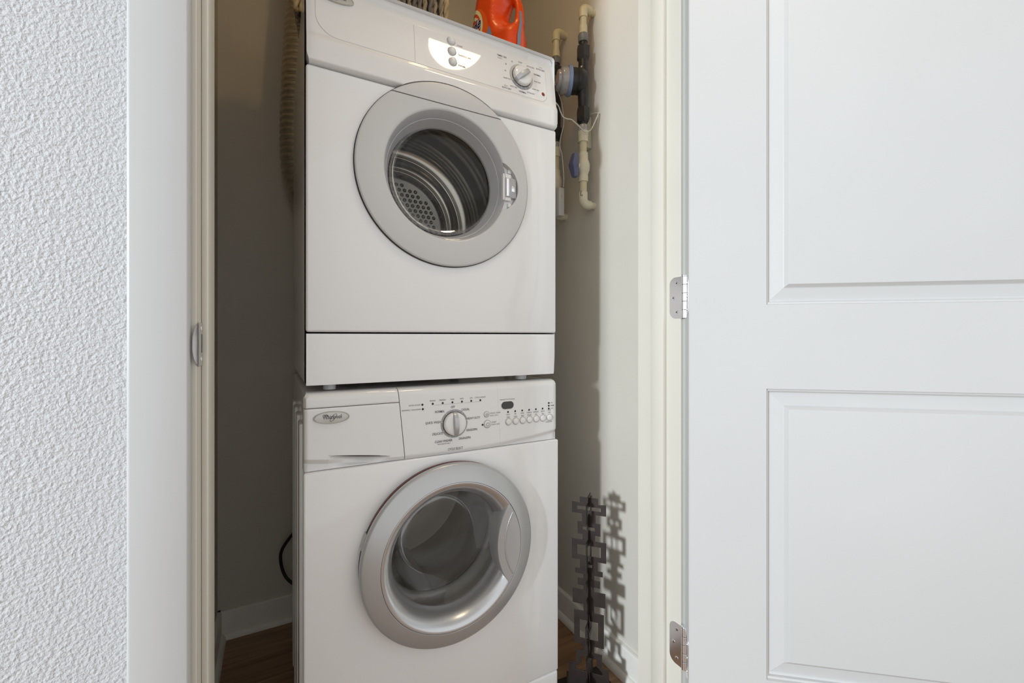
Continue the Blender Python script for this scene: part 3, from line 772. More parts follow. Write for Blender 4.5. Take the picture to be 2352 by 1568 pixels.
for x, z in ((.3531, 1.6525), (.3552, 1.6298), (.3573, 1.6066)):
    b_ = B(); lathe(b_, [(0, -.0082), (.0045, -.0075), (.0078, -.0052), (.0090, -.002), (.0091, .001)], (0, 0, 0), 'Y', 30, M=onM(x, z)); bt = obj('button', b_, ENAMEL2, cp, 60)
    b_ = B(); lathe(b_, [(.0106, .0008), (.0106, -.0004), (.0094, -.0008), (.0092, .0004)], (0, 0, 0), 'Y', 30, M=onM(x, z)); obj('button_rim', b_, GREYL, bt, 40)
dial(cp, 0, 0, .0330, .0255, onM(.5378, 1.6232), GREYL, math.radians(41), [math.radians(a) for a in (90, 62, 20, -20, -48, -72, -95, -122, -150)], (math.radians(-150), math.radians(-48)))
b_ = B(); lathe(b_, [(.0060, .0005), (.0060, -.0008), (.0050, -.0012), (.0048, .0004)], (0, 0, 0), 'Y', 24, M=onM(.6014, 1.5971)); li = obj('indicator_rim', b_, WHITEP, cp, 40)
b_ = B(); lathe(b_, [(0, -.0016), (.0036, -.0013), (.0049, -.0006), (.0049, .0005)], (0, 0, 0), 'Y', 24, M=onM(.6014, 1.5971)); obj('indicator', b_, REDL, li, 40)
# door of the dryer: ring split by a chord, grey bore, glass, drum
RING = [(.2036, .9400), (.2048, .9320), (.2044, .9285), (.2030, .9264), (.2000, .9254), (.1500, .9258), (.1470, .9265), (.1452, .9285), (.1452, .9400)]
def ringbm(): b_ = B(); lathe(b_, RING, DC, 'Y', 160, True); return b_
PK = (.4635, 1.3402, .0600)
ZCH = 1.4990
low = splitbox(ringbm(), ZCH - .0012, -1); cap = splitbox(ringbm(), ZCH + .0012, 1)
ddoor = obj('door', cut(low, [cyl(PK[0], PK[1], PK[2], .90, .96, 72)]), RINGW, dryer, 40, 'round dryer door with a pearl white ring')
obj('ring_cap', cap, RINGW, ddoor, 40, 'segment of the ring above the chord seam')
b_ = B(); lathe(b_, [(.2056, .9300), (.2060, .9345), (.2060, .944), (.150, .944), (.150, .9402), (.2030, .9402), (.2040, .9300)], DC, 'Y', 128, True); obj('door_seal', b_, DARK, ddoor, 40)
# pocket of the latch: cradle, opening and chrome latch
def pk_arc(r0, y0, y1, a0=-68, a1=68, n=24):
    b_ = B(); lathe(b_, [(PK[2] - .0002, y0), (PK[2] - .0002, y1), (PK[2] - r0, y1), (PK[2] - r0, y0)], (PK[0], 0, PK[1]), 'Y', n, True, math.radians(a0), math.radians(a1)); return b_
b_ = B(); P = []
for i in range(25): t = math.radians(-70 + 140 * i / 24); P.append((PK[0] + .0596 * math.cos(t), PK[1] + .0596 * math.sin(t)))
P.append((.4845, PK[1] + .054)); P.append((.4845, PK[1] - .054))
flo = [b_.verts.new((x, .9385, z)) for x, z in P]; b_.faces.new(flo)
bko = [b_.verts.new((x, .9400, z)) for x, z in P]
for i in range(len(P)): b_.faces.new([flo[i], flo[(i + 1) % len(P)], bko[(i + 1) % len(P)], bko[i]])
hp = obj('handle_pocket', b_, ENAMEL2, ddoor, 20, 'scooped hand pocket with the door latch')
b_ = B(); box(b_, .4842, .5060, .9300, .9384, PK[1] - .031, PK[1] + .034, .002, 2)
cr_ = obj('latch_plate', b_, ENAMEL2, hp, 30)
b_ = B(); box(b_, .4880, .5195, .9290, .9386, PK[1] - .0235, PK[1] + .0245, .0015, 2); obj('latch_opening', b_, BEZEL, hp, 30)
b_ = B(); lathe(b_, [(0, -.0215), (.0062, -.021), (.0064, .021), (0, .0215)], (.4965, .9312, PK[1]), 'Z', 20); obj('latch_roller', b_, CHROME, hp, 50)
b_ = B(); box(b_, .5065, .5180, .9275, .9360, PK[1] - .010, PK[1] + .006, .003, 3); obj('latch_catch', b_, CHROME, hp, 40)
for sg in (1, -1):
    b_ = B(); box(b_, .4995, .5085, .9330, .9386, PK[1] + sg * .041 - .0045, PK[1] + sg * .041 + .0045, .0012, 2); obj('pocket_rib', b_, ENAMEL2, hp, 30)
# bore
b_ = B(); lathe(b_, [(.1452, .9290), (.1440, .9300), (.1375, .9500), (.1366, .9522), (.1352, .9528), (.1310, .9650), (.1272, .9760), (.1262, .9790), (.1262, .9860), (.1470, .9860), (.1470, .9400), (.1452, .9390)], DC, 'Y', 144, True)
bore = obj('door_bore', b_, BEZEL, ddoor, 40, 'grey sloping rim between ring and glass')
b_ = B(); lathe(b_, [(.1262, .9800), (.1240, .9840), (.1190, .9880), (.1080, .9935), (.080, 1.000), (.040, 1.003), (0, 1.004)], DC, 'Y', 96); obj('door_glass', b_, GLASS1, ddoor, 60, 'clear window of the dryer door')
prof = [(.128, .992), (.170, .998), (.240, 1.006), (.262, 1.020), (.268, 1.035)]
for i in range(60):
    yq = 1.04 + .33 * i / 59; prof.append((.268 + .0030 * math.sin(i * .30) + .0022 * math.sin(i * .17 + 1), yq))
prof += [(.264, 1.385), (.250, 1.402), (.232, 1.412), (.226, 1.414), (.222, 1.410), (.214, 1.410), (.210, 1.416), (.192, 1.432), (.186, 1.433), (.182, 1.429), (.176, 1.430), (.172, 1.440), (.166, 1.452)]
b_ = B(); lathe(b_, prof, DC, 'Y', 128); ddr = obj('drum', b_, STEEL, dryer, 60, 'ridged stainless drum seen through the glass')
b_ = B(); lathe(b_, [(.166, 1.452), (.160, 1.456), (0, 1.456)], DC, 'Y', 96)
obj('drum_back', b_, STEELD, ddr, 40)
b_ = B(); sph = []
for i in range(-9, 10):
    for j in range(-10, 11):
        px, pz = (i + (j % 2) * .5) * .0185, j * .0160
        if px * px + pz * pz < .150 ** 2 and abs(px * .5 + pz * .86 - .02) > .012:
            lathe(b_, [(0, -.0042), (.0028, -.0036), (.0052, -.0018), (.0064, .0004)], (DC[0] + px, 1.4555, DC[2] + pz), 'Y', 10)
o_ = obj('dimples', b_, STEELD, ddr, 60); o_['kind'] = 'stuff'
for a in (-18, 105, 215):
    Mx = Matrix.Translation((DC[0], 0, DC[2])) @ Matrix.Rotation(-math.radians(a), 4, 'Y'); b_ = B(); rows = []
    for i in range(15):
        t = i / 14; yy = 1.06 + .29 * t; e = math.sin(PI * min(1, max(.02, .04 + .92 * t))) ** .45
        rows.append([b_.verts.new(Mx @ Vector((.270 - .052 * e * math.cos(q), yy, .026 * e * math.sin(q)))) for q in [(-PI / 2 + PI * k_ / 10) for k_ in range(11)]])
    for A_, B_ in zip(rows, rows[1:]):
        for j in range(10): b_.faces.new([A_[j], A_[j + 1], B_[j + 1], B_[j]])
    obj('lifter', b_, BEZEL, ddr, 60)

# ------------------------------------------------------------------ basket on the dryer
BX0, BX1, BY0, BY1, BZ = .036, .384, 1.080, 1.36, 1.7095
basket = thing('woven_basket', ((BX0 + BX1) / 2, (BY0 + BY1) / 2, 1.7075), 'basket of thick twisted seagrass strands on top of the dryer, left of the orange bottle', 'basket')
obj('liner', box(B(), BX0 + .008, BX1 - .008, BY0 + .008, BY1 - .008, BZ - .001, BZ + .22, .012, 3), LINER, basket, 40)
def rope(seed):
    b_ = B(); rnd = random.Random(seed); H = .23
    for ph in (0, PI):
        pts, rs = [], []
        for i in range(23):
            z = H * i / 22; t = z / .052 * 2 * PI + ph
            pts.append((.0030 * math.cos(t), .0030 * math.sin(t), z)); rs.append(.0042 + .0012 * math.sin(t * .5 + seed))
        tube(b_, pts, rs, 6)
    me = to_mesh(b_); me.shade_smooth(); return me
ropes = []
for i in range(6):
    me = rope(i); me.materials.append(ST[[0, 1, 0, 2, 1, 0][i]]); ropes.append(me)
per = []
n_ = 27
for i in range(n_): per.append((BX0 + .006 + (BX1 - BX0 - .012) * i / (n_ - 1), BY0 + .004))
for i in range(n_): per.append((BX0 + .006 + (BX1 - BX0 - .012) * i / (n_ - 1), BY1 - .004))
for i in range(1, 22): per.append((BX0 + .004, BY0 + .004 + (BY1 - BY0 - .008) * i / 22)); per.append((BX1 - .004, BY0 + .004 + (BY1 - BY0 - .008) * i / 22))
bc = WL[basket]
BROT = math.radians(-10)
for i, (x, y) in enumerate(per):
    o = link(bpy.data.objects.new('strand', random.choice(ropes))); o.parent = basket
    o.location = (x - bc.x, y - bc.y, BZ - .001 - bc.z); o.rotation_euler = (random.uniform(-.03, .03), random.uniform(-.03, .03), random.uniform(0, 6))
b_ = B()
tube(b_, [(BX0, BY0, BZ + .232), (BX1, BY0, BZ + .232), (BX1, BY1, BZ + .232), (BX0, BY1, BZ + .232), (BX0, BY0, BZ + .232)], .011, 10); obj('rim', b_, ST[1], basket)
# the basket stands turned a little: swing it about its near left corner
pv = Vector((BX0, BY0, bc.z)); basket.location = pv + Matrix.Rotation(BROT, 3, 'Z') @ (bc - pv); basket.rotation_euler.z = BROT

# ------------------------------------------------------------------ detergent bottle
bt0 = Vector((.5455, 1.083)); vdir = Vector((math.sin(.467), math.cos(.467)))      # stands facing the doorway
ba = -.467 - .60
BUx, BUn = Vector((math.cos(ba), math.sin(ba))), Vector((math.sin(ba), -math.cos(ba)))     # along the face / out of the face
def bw(u, h, n):
    u *= 1.24
    return Vector((bt0.x + BUx.x * u + BUn.x * n, bt0.y + BUx.y * u + BUn.y * n, 1.7078 + h))
bottle = thing('detergent_bottle', (bt0.x, bt0.y, 1.7078), 'bright orange laundry detergent bottle with a side handle, on top of the dryer', 'bottle')
def smooth_loop(P, k=5):
    n = len(P); out = []
    for i in range(n):
        p0, p1, p2, p3 = [Vector(P[(i + j) % n]) for j in (-1, 0, 1, 2)]
        for j in range(k):
            t = j / k; out.append(.5 * ((2 * p1) + (p2 - p0) * t + (2 * p0 - 5 * p1 + 4 * p2 - p3) * t * t + (3 * p1 - p0 - 3 * p2 + p3) * t ** 3))
    return out
bev = .022
outl = smooth_loop([(-.066, .003), (0, .0), (.062, .002), (.0685, .012), (.0695, .05), (.0695, .10), (.0680, .150), (.0610, .185), (.044, .216), (.016, .240), (-.010, .247), (-.032, .240), (-.044, .212), (-.051, .175), (-.058, .125), (-.0655, .066), (-.0700, .018)])
hol = smooth_loop([(.0290, .140), (.0345, .160), (.0410, .172), (.0485, .160), (.0500, .142), (.0460, .118), (.0385, .124)])
inset = lambda P, d: [Vector(P[i]) + (lambda t: Vector((-t.y, t.x)) * d)((Vector(P[(i + 1) % len(P)]) - Vector(P[i - 1])).normalized()) for i in range(len(P))]
# thickness profile: pillow body with a slimmer, rounded handle around the hole
GW, GH = 96, 132
def inpoly(p, P):
    c_ = False; n = len(P)
    for i in range(n):
        a, b = P[i], P[i - 1]
        if (a[1] > p[1]) != (b[1] > p[1]) and p[0] < (b[0] - a[0]) * (p[1] - a[1]) / (b[1] - a[1]) + a[0]: c_ = not c_
    return c_
def pdist(p, P):
    best = 9
    for i in range(len(P)):
        a, b = P[i - 1], P[i]; d = b - a; t = max(0, min(1, (p - a).dot(d) / max(d.length_squared, 1e-12))); q = (a + d * t - p).length
        best = min(best, q)
    return best
me = curve_solid([inset(outl, .0003), inset(hol, .0003)], .0, .0)
b_ = B(); b_.from_mesh(me)
bmesh.ops.remove_doubles(b_, verts=b_.verts[:], dist=1e-5)
b_.faces.ensure_lookup_table()
bmesh.ops.triangulate(b_, faces=b_.faces[:])
for _ in range(4):
    es = [e for e in b_.edges if e.calc_length() > .0055 and not e.is_boundary]
    if es: bmesh.ops.subdivide_edges(b_, edges=es, cuts=1); bmesh.ops.triangulate(b_, faces=[f for f in b_.faces if len(f.verts) > 3])
bmesh.ops.beautify_fill(b_, faces=b_.faces[:], edges=[e for e in b_.edges if not e.is_boundary])
for _ in range(6): bmesh.ops.smooth_vert(b_, verts=[v for v in b_.verts if not v.is_boundary], factor=.5, use_axis_x=True, use_axis_y=True)
def thick(p):
    d1 = pdist(p, outl); d2 = pdist(p, hol); d = min(d1, d2)
    R1 = .026 if True else 0
    t = min(1, d / R1); base = .046 * math.sqrt(max(0, 1 - (1 - t) ** 2))
    # the handle side is slimmer, so the body swells out to the left of the hole
    w = max(0, min(1, (p.x - .006) / .026)) * max(0, min(1, (p.y - .075) / .045)); w = w * w * (3 - 2 * w)
    return base * (1 - .50 * w)
TH = {v: thick(v.co.xy) for v in b_.verts}
top = {v: v for v in b_.verts[:]}
faces0 = [[v for v in f.verts] for f in b_.faces]; verts0 = b_.verts[:]
bound = {v for v in verts0 if v.is_boundary}
lowv = {}
for v in verts0:
    lowv[v] = v if v in bound else None
x_ = B(); mp_ = {}
for v in verts0:
    u, h = v.co.x, v.co.y
    a = x_.verts.new(bw(u, h, TH[v])); bq = a if v in bound else x_.verts.new(bw(u, h, -TH[v])); mp_[v] = (a, bq)
for f in faces0:
    for k_ in (0, 1):
        try: x_.faces.new([mp_[v][k_] for v in (f if k_ == 0 else f[::-1])])
        except ValueError: pass
b_.free(); bpy.data.meshes.remove(me)
body = obj('body', x_, ORANGE, bottle, 70)
def face_n(u, h): return thick(Vector((u, h)))
mbf = lambda e: (lambda u, h: bw(u, h, face_n(u, h) + e))
def grid_disc(bm, cu, ch, ru, rh, mapf, rings=6, n=32, f0=0.0):
    R = []
    for k_ in range(rings + 1):
        f = f0 + (1 - f0) * k_ / rings
        R.append([bm.verts.new(mapf(cu + ru * f * math.cos(2 * PI * i / n), ch + rh * f * math.sin(2 * PI * i / n))) for i in range(n)])
    for a, b in zip(R, R[1:]):
        for i in range(n): bm.faces.new([a[i], a[(i + 1) % n], b[(i + 1) % n], b[i]])
    return bm
LU, LH, LR = -.0375, .1200, .0245
lab = obj('label', grid_disc(B(), LU + .006, LH - .030, .034, .080, mbf(.0006), 8), LABELO, bottle, 60, 'orange label with a bullseye logo')
def logo_part(name, bm, m): return obj(name, bm, m, lab, 60)
logo_part('bullseye_ring', grid_disc(B(), LU, LH, LR, LR * 2.00, mbf(.0011), 4, 40, .78), YELLOW)
logo_part('bullseye_disc', grid_disc(B(), LU, LH, LR * .79, LR * 1.58, mbf(.0010), 6, 40), REDO)
logo_part('bullseye_inner_ring', grid_disc(B(), LU, LH, LR * .60, LR * 1.20, mbf(.0013), 3, 40, .70), YELLOW)
def tide(bold, e):
    me = text2d('Tide', .0245, 1.0, bold); bm = B(); bm.from_mesh(me); bpy.data.meshes.remove(me)
    bmesh.ops.triangulate(bm, faces=bm.faces[:]); bmesh.ops.subdivide_edges(bm, edges=[e_ for e_ in bm.edges if e_.calc_length() > .004], cuts=1)
    f = mbf(e)
    for v in bm.verts:
        x, y = v.co.x, v.co.y; v.co = f(LU + x * .88 + y * .18 + .001, LH - .004 + y * 1.75 + x * .62)
    return bm
logo_part('logo_outline', tide(.0017, .0019), WHITEP); logo_part('lettering', tide(.0006, .0025), NAVY)
b_ = B(); f = mbf(.0012); A_ = [(-.024, .046), (-.014, .064), (-.002, .092), (.0045, .110)]; C_ = [(.012, .040), (.0125, .062), (.011, .086), (.0045, .110)]
for i in range(3): b_.faces.new([b_.verts.new(f(*p)) for p in (A_[i], A_[i + 1], C_[i + 1], C_[i])][: 4 if i < 2 else 3] if i < 2 else [b_.verts.new(f(*p)) for p in (A_[2], A_[3], C_[2])])
logo_part('label_swoosh', b_, GREYB)
b_ = B(); stroke(b_, [(-.010, .066), (-.002, .076), (.006, .084)], .0012, mbf(.0016)); stroke(b_, [(-.004, .064), (.006, .075)], .0010, mbf(.0016)); logo_part('swoosh_highlight', b_, WHITEP)
b_ = B(); stroke(b_, [(.0665, .030), (.0672, .07), (.0672, .11), (.0660, .140)], .0028, lambda u, h: bw(u, h, thick(Vector((u, h))) + .0006)); obj('level_strip', b_, GREYB, bottle, 0)
b_ = B(); lathe(b_, [(0, .0), (.021, .0), (.021, .012), (.0245, .013), (.0245, .046), (.022, .050), (0, .050)], (bw(-.012, .24, 0).x, bw(-.012, .24, 0).y, 1.7078 + .238), 'Z', 28); obj('cap', b_, ORANGE, bottle, 40)

# ------------------------------------------------------------------ flexible duct and power cord behind the machines
ctrl = [(.235, 1.586, 1.20), (.165, 1.586, 1.285), (.112, 1.586, 1.385), (.078, 1.586, 1.50), (.070, 1.586, 1.62), (.074, 1.586, 1.80), (.086, 1.586, 2.02), (.10, 1.586, 2.25), (.11, 1.586, 2.455)]
path = spline(ctrl, 40); L_ = 0; rs = []; pts = []
seg = []
for i in range(len(path)):
    if i: L_ += (path[i] - path[i - 1]).length
    seg.append(L_)
per_ = .0205
n_s = int(L_ / per_ * 8); j = 0
for i in range(n_s + 1):
    s_ = L_ * i / n_s
    while j < len(seg) - 2 and seg[j + 1] < s_: j += 1
    t = (s_ - seg[j]) / max(1e-9, seg[j + 1] - seg[j]); pts.append(path[j].lerp(path[j + 1], t))
    ph_ = (i % 8) / 8; rs.append(.0565 - .0055 * (.5 + .5 * math.cos(2 * PI * ph_)) ** 2.2)
b_ = B(); tube(b_, pts, rs, 36, False)
dt = obj('flexible_duct', b_, FOIL, None, 75); meta(dt, 'ribbed silver flexible vent duct rising behind the left edge of the dryer', 'duct')
b_ = B(); tube(b_, spline([(.16, 1.515, .42), (.09, 1.535, .40), (.052, 1.60, .33), (.022, 1.625, .275), (.018, 1.628, .235), (.030, 1.622, .19), (.055, 1.60, .165), (.10, 1.56, .15), (.16, 1.52, .15)], 10), .0050, 10)
meta(obj('power_cord', b_, CORDB, None, 60), 'black cord looping out behind the lower left of the washer', 'cord')

# ------------------------------------------------------------------ water pipes on the right wall
def seg_l(prof, x, y, m, name, par, n=24, sm=40, hexa=False):
    b_ = B(); P = [(0, prof[0][1])] + prof + [(0, prof[-1][1])]
    lathe(b_, P, (x, y, 0), 'Z', 6 if hexa else n); return obj(name, b_, m, par, 20 if hexa else sm)
def elbow(x, y, z, up, m, par, r=.0135):
    """quarter bend from the vertical pipe into the wall (+X); up=True when it is the upper end"""
    s = -1 if up else 1; R_ = .017
    b_ = B(); P = []; rs = []
    P.append((x, y, z + s * .034)); rs.append(r); P.append((x, y, z + s * R_)); rs.append(r)
    for i in range(1, 9): t = PI / 2 * i / 8; P.append((x + R_ * (1 - math.cos(t)), y + .003 * t, z + s * R_ * (1 - math.sin(t)))); rs.append(r * 1.03)
    P.append((x + .030, y + .005, z)); rs.append(r)
    tube(b_, P, rs, 24); o = obj('elbow', b_, m, par, 50)
    b_ = B(); tube(b_, [(x + .028, y + .005, z), (X1 + .002, y + .006, z)], .0105, 20); obj('wall_stub', b_, m, o, 50)
    return o
def zA(v): return EH + (772.1 - v) * 1.3376e-3
def zB(v): return EH + (772.1 - v) * 1.4690e-3
def pipe_run(x, y, Z, lab, meter, V):
    t = thing('water_pipe', (x, y, Z(V['bot'])), lab, 'pipe', 'plastic water pipes on the closet wall')
    elbow(x, y, Z(V['top']) - .0140, True, CREAM, t); elbow(x, y, Z(V['bot']) + .0140, False, CREAM2, t)
    seg_l([(.0105, Z(V['e1']) + .012), (.0105, Z(V['c1']) - .004)], x, y, CREAM, 'pipe', t)
    seg_l([(.0120, Z(V['c1'])), (.0128, Z(V['c1']) - .006), (.0128, Z(V['c2']) + .008), (.0150, Z(V['c2']))], x, y, CREAM, 'coupling', t)
    seg_l([(.0148, Z(V['c2'])), (.0155, Z(V['c2']) - .003), (.0155, Z(V['g2']) + .004), (.0140, Z(V['g2']))], x, y, PGREY, 'adapter', t)
    seg_l([(.0120, Z(V['g2'])), (.0120, Z(V['n1']))], x, y, PBLACK, 'pipe', t)
    seg_l([(.0185, Z(V['n1'])), (.0205, Z(V['n1']) - .002), (.0205, Z(V['n2']) + .008), (.0150, Z(V['n2']))], x, y, PBLACK, 'nut', t, hexa=True)
    seg_l([(.0145, Z(V['n2'])), (.0150, Z(V['n2']) - .02), (.0165, Z(V['m0']) - .01), (.0165, Z(V['m1'])), (.0150, Z(V['n3']))], x, y, PBLACK, 'meter_body', t)
    seg_l([(.0200, Z(V['n3'])), (.0208, Z(V['n3']) - .004), (.0208, Z(V['n4']) + .008), (.0150, Z(V['n4']))], x, y, PBLACK, 'nut', t, hexa=True)
    seg_l([(.0120, Z(V['n4'])), (.0120, Z(V['k1']))], x, y, PBLACK, 'pipe', t)
    seg_l([(.0125, Z(V['k1'])), (.0150, Z(V['k1']) - .003), (.0150, Z(V['k2']))], x, y, CLEARD, 'adapter', t)
    seg_l([(.0160, Z(V['k2'])), (.0160, Z(V['k2']) - .012), (.0150, Z(V['k2']) - .014), (.0150, Z(V['p1']))], x, y, CREAM2, 'coupling', t)
    seg_l([(.0112, Z(V['p1'])), (.0112, Z(V['v1']))], x, y, CREAM, 'pipe', t)
    zb_ = Z(V['vb']); vb = seg_l([(.0145, Z(V['v1'])), (.0148, zb_ + .024), (.0165, zb_ + .018), (.0200, zb_ + .008), (.0205, zb_), (.0195, zb_ - .010), (.0165, zb_ - .018), (.0150, zb_ - .022), (.0150, Z(V['v2']))], x, y, CREAM2, 'valve_body', t)
    seg_l([(.0112, Z(V['v2'])), (.0112, Z(V['bot']) + .040)], x, y, CREAM, 'pipe', t)
    # lever of the ball valve
    b_ = B(); tube(b_, [(x - .012, y, zb_), (x - .028, y, zb_)], .0085, 16); obj('valve_stem', b_, CREAM2, vb, 40)
    b_ = B(); R_ = []
    for i in range(13):
        q = -1 + 2 * i / 12; w = .0085 + .0055 * (1 - abs(q)) ** .6; xo = x - .026 + .001 * abs(q)
        R_.append([b_.verts.new((xo + dx_, y + sy * w, zb_ + .036 * q)) for dx_, sy in ((0, -1), (0, 1), (-.022 + .009 * abs(q), .85), (-.022 + .009 * abs(q), -.85))])
    for A_, B_ in zip(R_, R_[1:]):
        for k_ in range(4): b_.faces.new([A_[k_], A_[(k_ + 1) % 4], B_[(k_ + 1) % 4], B_[k_]])
    b_.faces.new(R_[0]); b_.faces.new(R_[-1][::-1]); bmesh.ops.bevel(b_, geom=b_.edges[:], offset=.0012, segments=2, affect='EDGES')
    obj('valve_handle', b_, BLUEH, vb, 40, 'slate blue valve handle')
    if meter:
        zm = Z((V['m0'] + V['m1']) / 2)
        MM = Matrix.Translation((x, y, zm)) @ Matrix.Rotation(math.radians(-24), 4, 'Z') @ Matrix.Translation((-x, -y, -zm))
        b_ = B(); lathe(b_, [(0, .006), (.030, .006), (.036, -.004), (.0375, -.012), (.0375, -.020), (.0360, -.021), (.0360, -.024), (.0375, -.025), (.0375, -.040), (0, -.040)], (x, y, zm), 'X', 40, M=MM); mt = obj('meter_housing', b_, PBLACK, t, 40)
        b_ = B(); lathe(b_, [(.036, -.039), (.0415, -.039), (.0430, -.041), (.0430, -.048), (.0415, -.050), (.034, -.050)], (x, y, zm), 'X', 40, M=MM); obj('meter_ring', b_, BLUEP, mt, 40, 'pale blue ring of the water meter')
        b_ = B(); lathe(b_, [(.0395, -.049), (.0395, -.064), (.0380, -.069), (.0350, -.072), (.032, -.072), (.031, -.0715), (.0305, -.078), (.0285, -.081), (0, -.082)], (x, y, zm), 'X', 40, M=MM); obj('meter_dome', b_, CLEARD, mt, 40, 'clear domed cover of the water meter')
        b_ = B(); lathe(b_, [(0, -.006), (.0040, -.005), (.0046, .0), (.0, .006)], (x - .010, y - .006, zm + .0405), 'Z', 14); obj('bleed_screw', b_, CREAM, mt, 40)
    return t
pA = pipe_run(.832, 1.066, zA, 'water pipe nearer the doorway, with a clear-domed meter and a blue valve handle', True,
              dict(top=6, e1=34, c1=60, c2=80, g2=98, n1=108, n2=140, m0=162, m1=214, n3=250, n4=282, k1=288, k2=303, p1=327, v1=352, vb=384, v2=418, bot=478))
pB = pipe_run(.8335, 1.215, zB, 'water pipe further back, mostly hidden behind the dryer edge', True,
              dict(top=62, e1=90, c1=115, c2=133, g2=148, n1=156, n2=178, m0=196, m1=246, n3=296, n4=322, k1=328, k2=341, p1=361, v1=392, vb=420, v2=452, bot=503))
# marker strokes on the lower elbow of the front pipe
for pts_ in ([(0, .030), (-.10, .026), (-.13, .020), (-.10, .014)], [(.22, .018), (.16, .013)]):
    b_ = B(); tube(b_, [(.832 + .0137 * math.cos(math.radians(208) + a), 1.066 + .0137 * math.sin(math.radians(208) + a), zA(478) + .020 + h) for a, h in pts_], .0009, 6)
    o_ = obj('marker_stroke', b_, BLACK, pA, 50)
# transmitter box clipped to the rear pipe and the pale box behind the front one
bxm = B(); box(bxm, .8150, .8375, 1.172, 1.196, 1.376, 1.468, .002, 2)
tb = obj('meter_transmitter', bxm, BOXW); meta(tb, 'small upright white box clipped to the rear water pipe', 'sensor box')
t_ = text2d('sensor', .0085, 1.0); t_.transform(Matrix.Translation((0, 0, 0)))
bm = B(); bm.from_mesh(t_)
for v in bm.verts: v.co = Vector((.8265 + v.co.y * .8, 1.1717, 1.440 - v.co.x * .55))
obj('lettering', bm, INKL, tb, 0)
b_ = B(); box(b_, .8225, .8300, 1.1950, 1.2040, 1.410, 1.440, .001, 1); obj('clip', b_, BOXW, tb)
wb = B(); box(wb, .856, .8795, 1.083, 1.110, 1.573, 1.672, .003, 2); meta(obj('wall_box', wb, CREAM2), 'slim cream box on the wall behind the front water pipe', 'box')
b_ = B(); tube(b_, spline([(.655, 1.10, 1.700), (.690, 1.06, 1.683), (.7179, 1.04, 1.6503), (.7286, 1.04, 1.6328), (.7378, 1.04, 1.6198), (.7534, 1.04, 1.6172), (.7691, 1.04, 1.6184), (.7963, 1.04, 1.6055), (.8174, 1.04, 1.5947), (.8323, 1.04, 1.5993), (.8456, 1.04, 1.6129), (.8692, 1.04, 1.6597),
    (.871, 1.046, 1.6660), (.868, 1.058, 1.6700), (.862, 1.078, 1.6720)], 8), .0017, 8)
meta(obj('sensor_wire', b_, WIREW, None, 60), 'thin white wire looping across the front water pipe', 'wire')
b_ = B(); tube(b_, spline([(.80, 1.17, 1.80), (.8196, 1.165, 1.7461), (.8270, 1.165, 1.71), (.8299, 1.165, 1.6734), (.8196, 1.165, 1.6355), (.8144, 1.165, 1.5989), (.823, 1.165, 1.5681), (.8299, 1.165, 1.4954), (.8310, 1.170, 1.469)], 8), .0017, 8)
meta(obj('sensor_wire', b_, WIREW, None, 60), 'white wire running down the rear water pipe to the white box', 'wire')

# ------------------------------------------------------------------ dark metal rack beside the washer
RC = Vector((.737, .920)); rb_ = math.radians(-6)
rack = thing('metal_stand', (RC.x, RC.y, FZ), 'dark bronze stand of crossed cut-out metal plates, on the floor right of the washer', 'stand')
b_ = B(); box(b_, -.086, .086, -.086, .086, 0, .004, .0012, 1, Matrix.Translation((RC.x, RC.y, FZ)) @ Matrix.Rotation(rb_, 4, 'Z')); obj('base_plate', b_, RACKM, rack)
def zr(yz): return EH - ((1100 + yz / 3.35) - 772.1) / 849.0
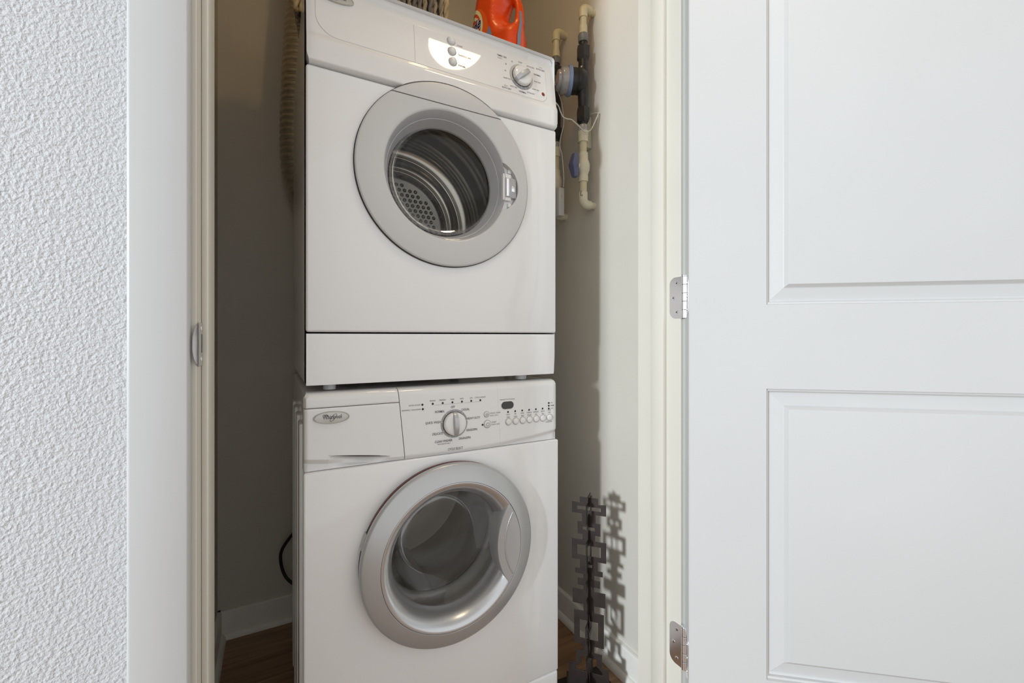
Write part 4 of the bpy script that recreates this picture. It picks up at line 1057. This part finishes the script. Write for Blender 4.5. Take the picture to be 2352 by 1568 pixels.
# tiers of the cut plate: (half width, top, bottom) in crop units; bars between them are the neck
def plate(ang, off, name):
    k = .0455 / 121
    T_ = [(64, 128, 176), (120, 170, 252), (48, 252, 318), (80, 318, 408), (44, 408, 455), (121, 455, 605), (62, 605, 676), (97, 676, 712), (38, 712, 750), (78, 750, 800), (36, 800, 836), (115, 836, 942), (37, 942, 998), (105, 998, 1248), (38, 1248, 1300), (92, 1300, 1402), (142, 1402, 1490), (160, 1490, 1640)]
    if off:  # the crossing plate has its own rhythm
        T_ = [(50, 108, 150), (110, 150, 290), (70, 290, 340), (40, 340, 430), (100, 430, 660), (60, 660, 720), (112, 720, 780), (40, 780, 860), (95, 860, 960), (60, 960, 1040), (120, 1040, 1210), (50, 1210, 1290), (110, 1290, 1370), (70, 1370, 1450), (150, 1450, 1640)]
    R_ = [(h * k, zr(a)) for h, a, b in T_]; L_ = []
    P = []
    for h, a, b in T_: P += [(h * k, zr(a)), (h * k, max(zr(b), FZ + .004))]
    out = P + [(-x, z) for x, z in P[::-1]]
    # drop duplicate neighbours
    o2 = []
    for p in out:
        if not o2 or (abs(p[0] - o2[-1][0]) + abs(p[1] - o2[-1][1])) > 1e-6: o2.append(p)
    H = [[(-86, 196), (84, 196), (84, 226), (-86, 226)], [(-45, 350), (45, 350), (45, 378), (-45, 378)], [(-85, 492), (85, 492), (85, 572), (-85, 572)], [(-26, 634), (24, 634), (24, 660), (-26, 660)],
         [(-66, 1062), (66, 1062), (66, 1205), (-66, 1205)], [(-56, 1340), (56, 1340), (56, 1392), (96, 1430), (96, 1452), (-96, 1452), (-96, 1430), (-56, 1392)]]
    if off:
        H = [[(-75, 190), (75, 190), (75, 250), (-75, 250)], [(-60, 480), (60, 480), (60, 610), (-60, 610)], [(-85, 1090), (85, 1090), (85, 1165), (-85, 1165)]]
    loops = [o2] + [[(x * k, zr(y)) for x, y in h] for h in H]
    me = curve_solid(loops, .0008, .0003, 1)
    Mx = Matrix.Translation((RC.x, RC.y, 0)) @ Matrix.Rotation(ang, 4, 'Z') @ Matrix.Rotation(PI / 2, 4, 'X')
    me.transform(Mx); return obj(name, me, RACKM, rack, 30)
plate(math.radians(-49), 0, 'cut_plate'); plate(math.radians(41), 1, 'cut_plate')
Mh = Matrix.Translation((RC.x, RC.y, 0)) @ Matrix.Rotation(math.radians(-50), 4, 'Z')
for z_ in (.215, .155, .07):
    b_ = B(); tube(b_, [Mh @ Vector(p) for p in spline([(0, -.004, z_ - .03), (0, -.010, z_ - .02), (.004, -.014, z_), (.002, -.010, z_ + .022), (-.003, -.004, z_ + .03)], 6)], .0028, 8); obj('hook', b_, RACKM, rack, 60)

for o in bpy.data.objects:
    if o.type == 'MESH' and o.name.split('.')[0] in ('lettering', 'tick_marks', 'logo_outline', 'swoosh_highlight', 'printed_line'): o['kind'] = 'stuff'
# ------------------------------------------------------------------ hall ceiling lamp (seen mirrored in the dryer's console)
lamp = thing('ceiling_light', (.685, .335, CZ), 'round flush ceiling light of the hall above the doorway', 'light')
b_ = B(); lathe(b_, [(0, 0), (.122, 0), (.126, -.006), (.126, -.022), (.118, -.024), (.118, -.010), (0, -.010)], (.685, .335, CZ), 'Z', 48); obj('rim', b_, CHROME, lamp, 40)
b_ = B(); lathe(b_, [(.1175, -.020), (.112, -.038), (.094, -.054), (.060, -.064), (0, -.068)], (.685, .335, CZ), 'Z', 48); obj('diffuser', b_, LAMPM, lamp, 60)

# bulb in the closet ceiling, above the frame
cb_ = thing('closet_bulb', (.46, .80, CZ), 'bare warm bulb in a white holder on the closet ceiling', 'light')
b_ = B(); lathe(b_, [(0, 0), (.055, 0), (.055, -.018), (.028, -.030), (.024, -.055), (0, -.055)], (.46, .80, CZ), 'Z', 32); obj('holder', b_, TRIMW, cb_, 40)
b_ = B(); lathe(b_, [(.013, -.055), (.014, -.070), (.024, -.090), (.030, -.112), (.026, -.132), (.014, -.143), (0, -.146)], (.46, .80, CZ), 'Z', 24); bl_ = obj('bulb', b_, thin_glass('bulb_glass', (1.0, .97, .9)), cb_, 60)
